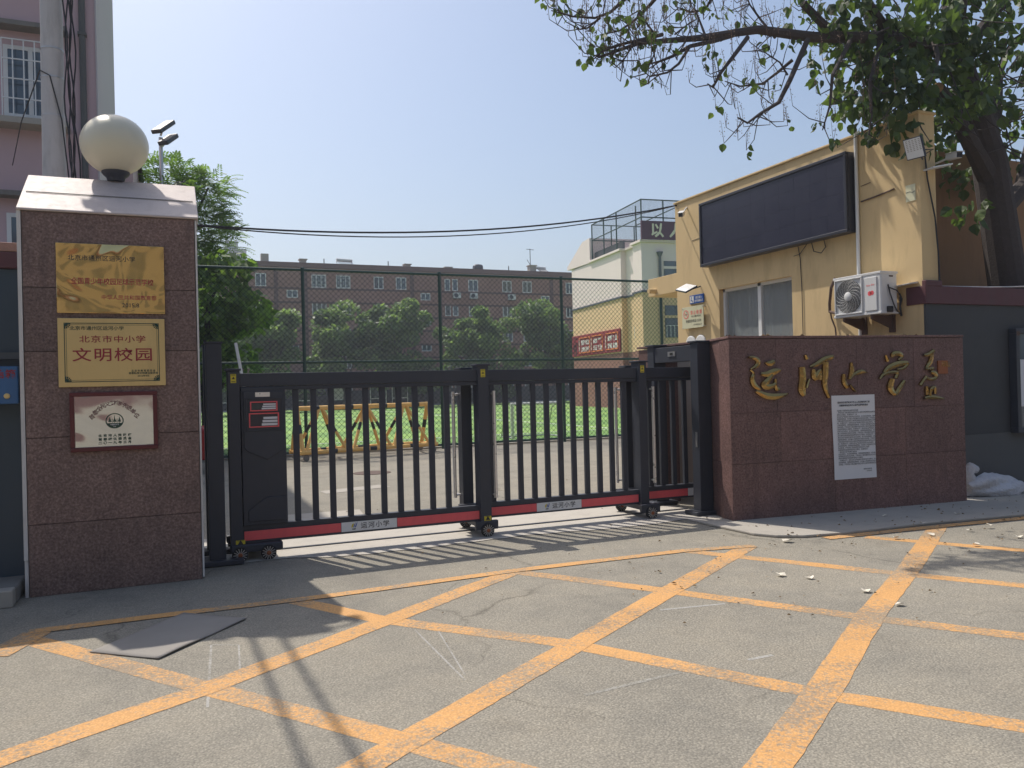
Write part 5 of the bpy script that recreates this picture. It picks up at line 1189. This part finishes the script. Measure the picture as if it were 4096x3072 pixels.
def frond_tree(label, x, y, blobs, seed, fr=.75):
    r_ = random.Random(seed); t = thing('pinnate_tree', label, 'tree', (x, y, 0)); tk = MB(); tk.path([(x, y, 0), (x+.1, y, 2.5), (x-.1, y, 5.2)], [.2, .16, .1], 8)
    V, F, T = [], [], []
    for (bx, by, bz), (sx, sy, sz), n in blobs:
        tk.path([(x, y, max(1.5, bz-2.5)), ((x+bx)/2, (y+by)/2, bz-1), (bx, by, bz)], [.09, .06, .03], 5)
        for i in range(n):
            d = rv(r_); d = d.normalized()*(d.length**.5); p = Vector((bx+d.x*sx, by+d.y*sy, bz+d.z*sz))
            a = Vector((d.x+r_.uniform(-.6, .6), d.y+r_.uniform(-.6, .6), .25+d.z*.4+r_.uniform(-.5, .5))).normalized(); L = fr*r_.uniform(.6, 1.15); s = a.cross(Vector((0, 0, 1))+rv(r_)*.4).normalized(); tone = min(1, max(0, r_.gauss(.5, .22)))
            for k_ in range(8):
                f = k_/7; q_ = p+a*(L*f)+Vector((0, 0, -.35*L*f*f)); w__ = .19*fr*(1-.45*f)*1.3
                for sg in (-1, 1):
                    e = q_+s*sg*w__+a*.07-Vector((0, 0, .04)); n_ = a*.030*fr*1.6; k = len(V); V += [q_-n_*.4, (q_+e)/2+n_, e, (q_+e)/2-n_*.6]; F.append((k, k+1, k+2, k+3)); T.append(tone)
    tk.build('trunk', M['bark'], t); leaf_obj('crown', V, F, T, 4, M['leafail'], t); return t
frond_tree('tall feathery tree with pinnate leaves rising behind the left pillar', .3, 26.5, [((.4, 26, 7.0), (1.35, 1.3, 1.25), 620), ((.05, 26, 8.0), (.9, .8, .7), 280), ((1.2, 26, 7.9), (.6, .6, .5), 170), ((1.3, 26, 6.3), (.75, 1, .8), 280), ((.3, 26, 5.4), (1.2, 1.2, 1.2), 400)], 31, .52)
def leafy_tree(label, x, y, blobs, seed):
    r_ = random.Random(seed); t = thing('leafy_tree', label, 'tree', (x, y, 0)); tk = MB(); tk.path([(x, y, 0), (x, y, 2.0), (x+.1, y, 4)], [.14, .11, .06], 8)
    V, F, T = [], [], []
    for (bx, by, bz), (sx, sy, sz), n in blobs:
        tk.path([(x, y, max(1, bz-1.5)), (bx, by, bz)], [.06, .02], 5)
        for i in range(n):
            d = rv(r_); d = d.normalized()*(d.length**.5); p = Vector((bx+d.x*sx, by+d.y*sy, bz+d.z*sz)); a = Vector((d.x*.6, d.y*.6, -.5)+rv(r_)*.7).normalized() if False else (Vector((d.x*.6, d.y*.6, -.45))+rv(r_)*.8).normalized()
            l_ = .29*r_.uniform(.5, 1.3); b_ = a.cross(rv(r_)).normalized(); k = len(V); V += [p, p+a*l_*.45+b_*l_*.33, p+a*l_, p+a*l_*.45-b_*l_*.33]; F.append((k, k+1, k+2, k+3)); T.append(min(1, max(0, r_.gauss(.55, .25))))
    tk.build('trunk', M['bark'], t); leaf_obj('crown', V, F, T, 4, M['leafail'], t); return t
leafy_tree('bushy bright leafed tree behind the fence beside the left pillar', .9, 23.5, [((1.0, 23.5, 4.2), (1.05, 1, 1.2), 800), ((.6, 23.5, 2.6), (1.0, 1, 1.1), 700), ((2.0, 23.6, 3.9), (.6, .8, .7), 330), ((1.5, 23.5, 5.2), (.7, .6, .35), 200), ((1.7, 23.6, 2.5), (.7, .8, .6), 260)], 33)
# paulownia over the guardhouse
t = thing('paulownia_tree', 'large dark trunked tree with broad leaves overhanging the guardhouse at right', 'tree', (12.15, 8.45, 0))
tk = MB(); rb = random.Random(5)
T0 = [(12.25, 8.45, 0), (12.15, 8.4, 1.6), (12.02, 8.4, 2.95), (11.85, 8.4, 3.95), (11.68, 8.4, 4.87), (11.42, 8.4, 5.5), (11.2, 8.4, 6.0), (11.05, 8.5, 6.9), (11.2, 8.6, 8.2)]
tk.path(T0, [.36, .31, .275, .26, .25, .22, .19, .15, .10], 14)
limbs = [
 ([(11.75, 8.4, 4.5), (11.2, 8.3, 5.0), (10.75, 8.2, 5.35), (10.25, 8.0, 5.55), (9.95, 7.9, 5.62)], [.17, .13, .105, .09, .085]),
 ([(11.2, 8.4, 6.0), (10.6, 8.2, 6.3), (9.47, 8.0, 6.30), (7.8, 8.0, 6.06), (6.9, 8.0, 6.02), (6.0, 8.0, 5.78), (5.16, 8.0, 5.60), (4.6, 8.0, 5.35)], [.15, .12, .09, .07, .055, .04, .025, .012]),
 ([(11.85, 8.4, 4.1), (12.6, 8.5, 4.6), (13.1, 8.6, 5.6), (13.4, 8.8, 7.2)], [.16, .14, .12, .08]),
 ([(11.6, 8.4, 5.0), (12.3, 8.7, 5.8), (12.8, 9.0, 6.6), (13.6, 9.3, 7.4)], [.10, .08, .06, .04]),
 ([(11.15, 8.45, 6.3), (11.8, 8.6, 7.0), (12.6, 8.5, 7.8)], [.12, .09, .06]),
 ([(9.2, 8.0, 6.28), (8.6, 7.9, 6.7), (8.0, 7.8, 7.0), (7.2, 7.7, 7.1)], [.07, .05, .035, .015]),
 ([(8.2, 8.0, 6.12), (7.75, 7.95, 6.35), (7.55, 7.9, 6.42)], [.06, .05, .045]),
 ([(9.9, 7.9, 6.32), (9.6, 7.6, 5.9), (9.3, 7.4, 5.6), (9.0, 7.3, 5.3)], [.04, .03, .02, .01]),
 ([(10.6, 8.1, 6.3), (10.2, 7.6, 7.2), (9.6, 7.2, 7.9)], [.09, .06, .03]),
 ([(11.2, 8.6, 8.2), (10.3, 9.3, 8.8), (9.3, 10.2, 9.2), (8.4, 11.4, 9.4), (7.9, 12.6, 9.4)], [.09, .07, .05, .03, .012]),
 ([(11.2, 8.6, 8.0), (10.0, 8.9, 8.5), (8.6, 9.4, 8.9), (7.9, 9.9, 9.0)], [.08, .06, .04, .015]),
]
NB = len(limbs)
for px_, off, r0 in (([(2930, 140), (2850, 165), (2760, 185), (2690, 225), (2640, 245), (2590, 258)], 0, .034), ([(2650, 138), (2540, 165), (2470, 180), (2410, 205), (2365, 245)], 0, .024), ([(2650, -40), (2600, 20), (2540, 80), (2480, 122), (2400, 140)], .5, .028),
                     ([(2530, -30), (2490, 5), (2440, 50), (2380, 72), (2290, 66), (2205, 42)], .3, .026), ([(2400, 72), (2350, 112), (2320, 118), (2285, 98)], .3, .014), ([(2540, 165), (2510, 215), (2495, 240), (2440, 248)], 0, .014), ([(2990, 150), (2930, 230), (2880, 295), (2852, 350), (2830, 335)], -.2, .03),
                     ([(3170, 240), (3110, 290), (3050, 335), (2960, 345), (2900, 325)], .2, .024), ([(3230, 160), (3160, 320), (3115, 410), (3045, 452), (2990, 492), (2950, 470)], -.3, .036), ([(2760, 185), (2715, 255), (2670, 290), (2600, 306), (2580, 290)], -.1, .02), ([(2860, -30), (2820, 40), (2760, 50), (2700, 25)], .5, .02), ([(3100, 150), (3040, 75), (3000, 20), (2985, -20)], .4, .02), ([(2620, 138), (2570, 70), (2555, 40)], .1, .014), ([(2820, 140), (2790, 60), (2770, 10)], .2, .016), ([(3150, 300), (3120, 250), (3060, 210), (3020, 200)], .1, .014), ([(2700, 137), (2760, 90), (2800, 70)], .1, .012), ([(3400, 165), (3330, 300), (3320, 420), (3290, 520)], -.5, .03), ([(3520, 170), (3480, 330), (3485, 470), (3475, 540)], -.4, .035)):
    P_ = [tuple(at(x_, y_, b=8.0+off*(.3 if k_ == 0 else 1))) for k_, (x_, y_) in enumerate(px_)]
    limbs.append((P_, [r0*(1-.75*k_/(len(P_)-1)) for k_ in range(len(P_))]))
for P, rad in limbs: tk.path(P, rad, 8)
tips = []
for li in [1, 5, 6]+list(range(NB, len(limbs))):
    P, rad = limbs[li]
    for i in range(max(1, len(P)-3 if li != 1 else 3), len(P)):
        for _ in range(4 if li >= NB else 6):
            f = rb.random(); p = Vector(P[i-1]).lerp(Vector(P[i]), f); d = Vector((rb.uniform(-1, .5), rb.uniform(-.7, .7), rb.uniform(-.9, .6))).normalized(); L = rb.uniform(.12, .45)
            q_ = p+d*L*.6+Vector((0, 0, -.02)); e = p+d*L+Vector((rb.uniform(-.1, .1), 0, rb.uniform(.0, .18)))
            tk.path([p, q_, e], [.008, .006, .0035], 4); tips.append((e, li))
for _ in range(170):
    c = Vector((rb.uniform(8.6, 13.2), rb.uniform(7.6, 8.9), rb.uniform(5.1, 7.4))); d = Vector((rb.uniform(-1, .6), rb.uniform(-.6, .6), rb.uniform(-.8, .7))).normalized(); L = rb.uniform(.4, 1.1)
    tk.path([c, c+d*L*.5+Vector((0, 0, -.04)), c+d*L], [.014, .009, .004], 4)
tk.build('trunk', M['bark'], t, smooth=False)
MB().lathe((9.95, 7.9, 5.62), [(.085, 0), (.085, .012), (0, .014)], (-.95, -.3, .2), 12).build('cut_end', M['cutwood'], t)
# leaves: heart-shaped, folded along the midrib
V, F, T = [], [], []
HL = [(0, 0), (.16, .34), (.36, .42), (.66, .30), (1.0, 0)]
def leaf(p, a, s_, tone):
    a = a.normalized(); b_ = a.cross(rv(rb)).normalized(); n_ = a.cross(b_); k = len(V)
    droop = rb.uniform(.05, .3)
    mid = [p+a*(s_*u)-n_*(s_*droop*u*u) for u in (0, .36, .7, 1.0)]
    lft = [p+a*(s_*u)+b_*(s_*v)+n_*(s_*.12) for u, v in HL[1:4]]; rgt = [p+a*(s_*u)-b_*(s_*v)+n_*(s_*.12) for u, v in HL[1:4]]
    V.extend(mid+lft+rgt)
    F.extend([(k, k+4, k+5, k+1), (k+1, k+5, k+6, k+2), (k+2, k+6, k+3), (k, k+1, k+8, k+7), (k+1, k+2, k+9, k+8), (k+2, k+3, k+9)]); T.append(tone)
def cluster(c, n, spread, smin, smax, tm=.45):
    for i in range(n):
        d = rv(rb); p = Vector(c)+d*spread; leaf(p, Vector((d.x*.7, d.y*.7, -.75))+rv(rb)*.5, rb.uniform(smin, smax), min(1, max(0, rb.gauss(tm, .25))))
blobs = [  # centre, spread radii, clusters
 ((9.6, 8.0, 6.55), (1.3, .9, .45), 22), ((9.2, 7.9, 5.75), (.95, .7, .5), 24), ((8.6, 8.1, 6.0), (.7, .5, .55), 12), ((10.4, 8.0, 5.9), (.8, .7, .55), 20), ((10.6, 8.2, 6.8), (1.1, .9, .55), 20),
 ((9.05, 7.7, 5.2), (.42, .4, .42), 11), ((11.6, 8.0, 7.1), (1.2, 1.0, .7), 24), ((12.6, 8.6, 6.4), (.8, .9, .9), 18), ((13.2, 8.3, 5.6), (.8, .8, .9), 16), ((12.6, 9.3, 5.3), (.9, .5, .5), 14), ((11.0, 8.8, 5.2), (.5, .4, .5), 9), ((10.15, 7.6, 5.3), (.5, .4, .35), 8),
 ((13.0, 10.5, 4.9), (1.6, .6, .7), 18), ((10.88, 8.1, 3.85), (.18, .15, .28), 2), ((12.9, 8.0, 7.6), (1.2, 1, .6), 16), ((8.3, 7.8, 6.75), (.9, .6, .4), 9), ((8.4, 11.3, 9.4), (.55, 1.6, .4), 9), ((8.3, 9.6, 9.0), (.5, .6, .35), 5), ((8.65, 7.9, 5.25), (.4, .35, .35), 8), ((9.2, 7.8, 5.0), (.3, .3, .3), 6), ((11.9, 8.9, 5.9), (.5, .4, .5), 8)]
for c, s_, n in blobs:
    for i in range(n):
        d = rv(rb); cluster((c[0]+d.x*s_[0], c[1]+d.y*s_[1], c[2]+d.z*s_[2]), rb.randint(7, 12), .27, .09, .215, .5 if c[1] < 9 else .85)  # rear clusters get a lighter tone, sunlight put into their leaf colour
for e, li in tips:
    if li in (5, 6) or rb.random() < .42: cluster(e, rb.randint(2, 5), .08, .05, .125, .6)
leaf_obj('crown', V, F, T, 10, M['leafbig'], t)
# upright dry seed panicles on the sparse branches
q = MB()
for e, li in tips:
    for k_ in range(1 if rb.random() < .6 else 2):
        h = rb.uniform(.14, .34); top = e+Vector((rb.uniform(-.06, .06), 0, h)); q.path([e, top], [.004, .002], 4)
        for j in range(int(h*42)):
            f = .2+.8*rb.random(); c = e.lerp(top, f); d = Vector((rb.uniform(-1, 1), rb.uniform(-1, 1), rb.uniform(-.2, .6))).normalized(); r_ = rb.uniform(.02, .06)*(1.1-f*.6)
            b_ = c+d*r_; s_ = rb.uniform(.006, .011)
            k = len(q.v); q.add([b_+Vector((s_, 0, 0)), b_+Vector((-s_*.5, s_*.8, 0)), b_+Vector((-s_*.5, -s_*.8, 0)), b_+Vector((0, 0, s_*1.4))], [(0, 2, 1), (0, 1, 3), (1, 2, 3), (2, 0, 3)])
q.build('seed_panicle', M['seed'], t)
bpy.data.objects.remove(_to); bpy.data.curves.remove(_tc)

# building across the street, seen only mirrored in the plaques
t = thing('street_building', 'grey rendered house across the street mirrored in the polished brass plaque', 'building', (2, -17, 0))
MB().box(-26, 34, -26, -16, 0, 9.5).build('wall', M['conc3'], t)
MB().box(-26.4, 34.4, -26.4, -15.6, 9.502, 10.1).build('roof', M['farband'], t)
for z0_ in (1.0, 4.2, 7.1):
    for k_ in range(14):
        x0_ = -24+k_*4.1
        b = MB(); b.box(x0_, x0_+2.0, -15.99, -15.93, z0_, z0_+1.6); b.build('window', M['greyw2'], t)
MB().box(-26, 34, -15.998, -15.96, 0, .9).build('plinth', M['farband'], t)
# the hazy summer air
hz = MB().box(-155, 255, -65, 265, -1, 50)
o = bpy.data.materials.new('haze'); o.use_nodes = True; tt = o.node_tree; tt.nodes.clear(); pv_ = tt.nodes.new('ShaderNodeVolumePrincipled'); pv_.inputs['Color'].default_value = (.86, .91, 1, 1); pv_.inputs['Density'].default_value = .0012; pv_.inputs['Anisotropy'].default_value = .25
om = tt.nodes.new('ShaderNodeOutputMaterial'); tt.links.new(pv_.outputs[0], om.inputs['Volume'])
o = hz.build('haze', o); tag(o, 'thin pale summer haze filling the air', 'haze', kind='stuff')
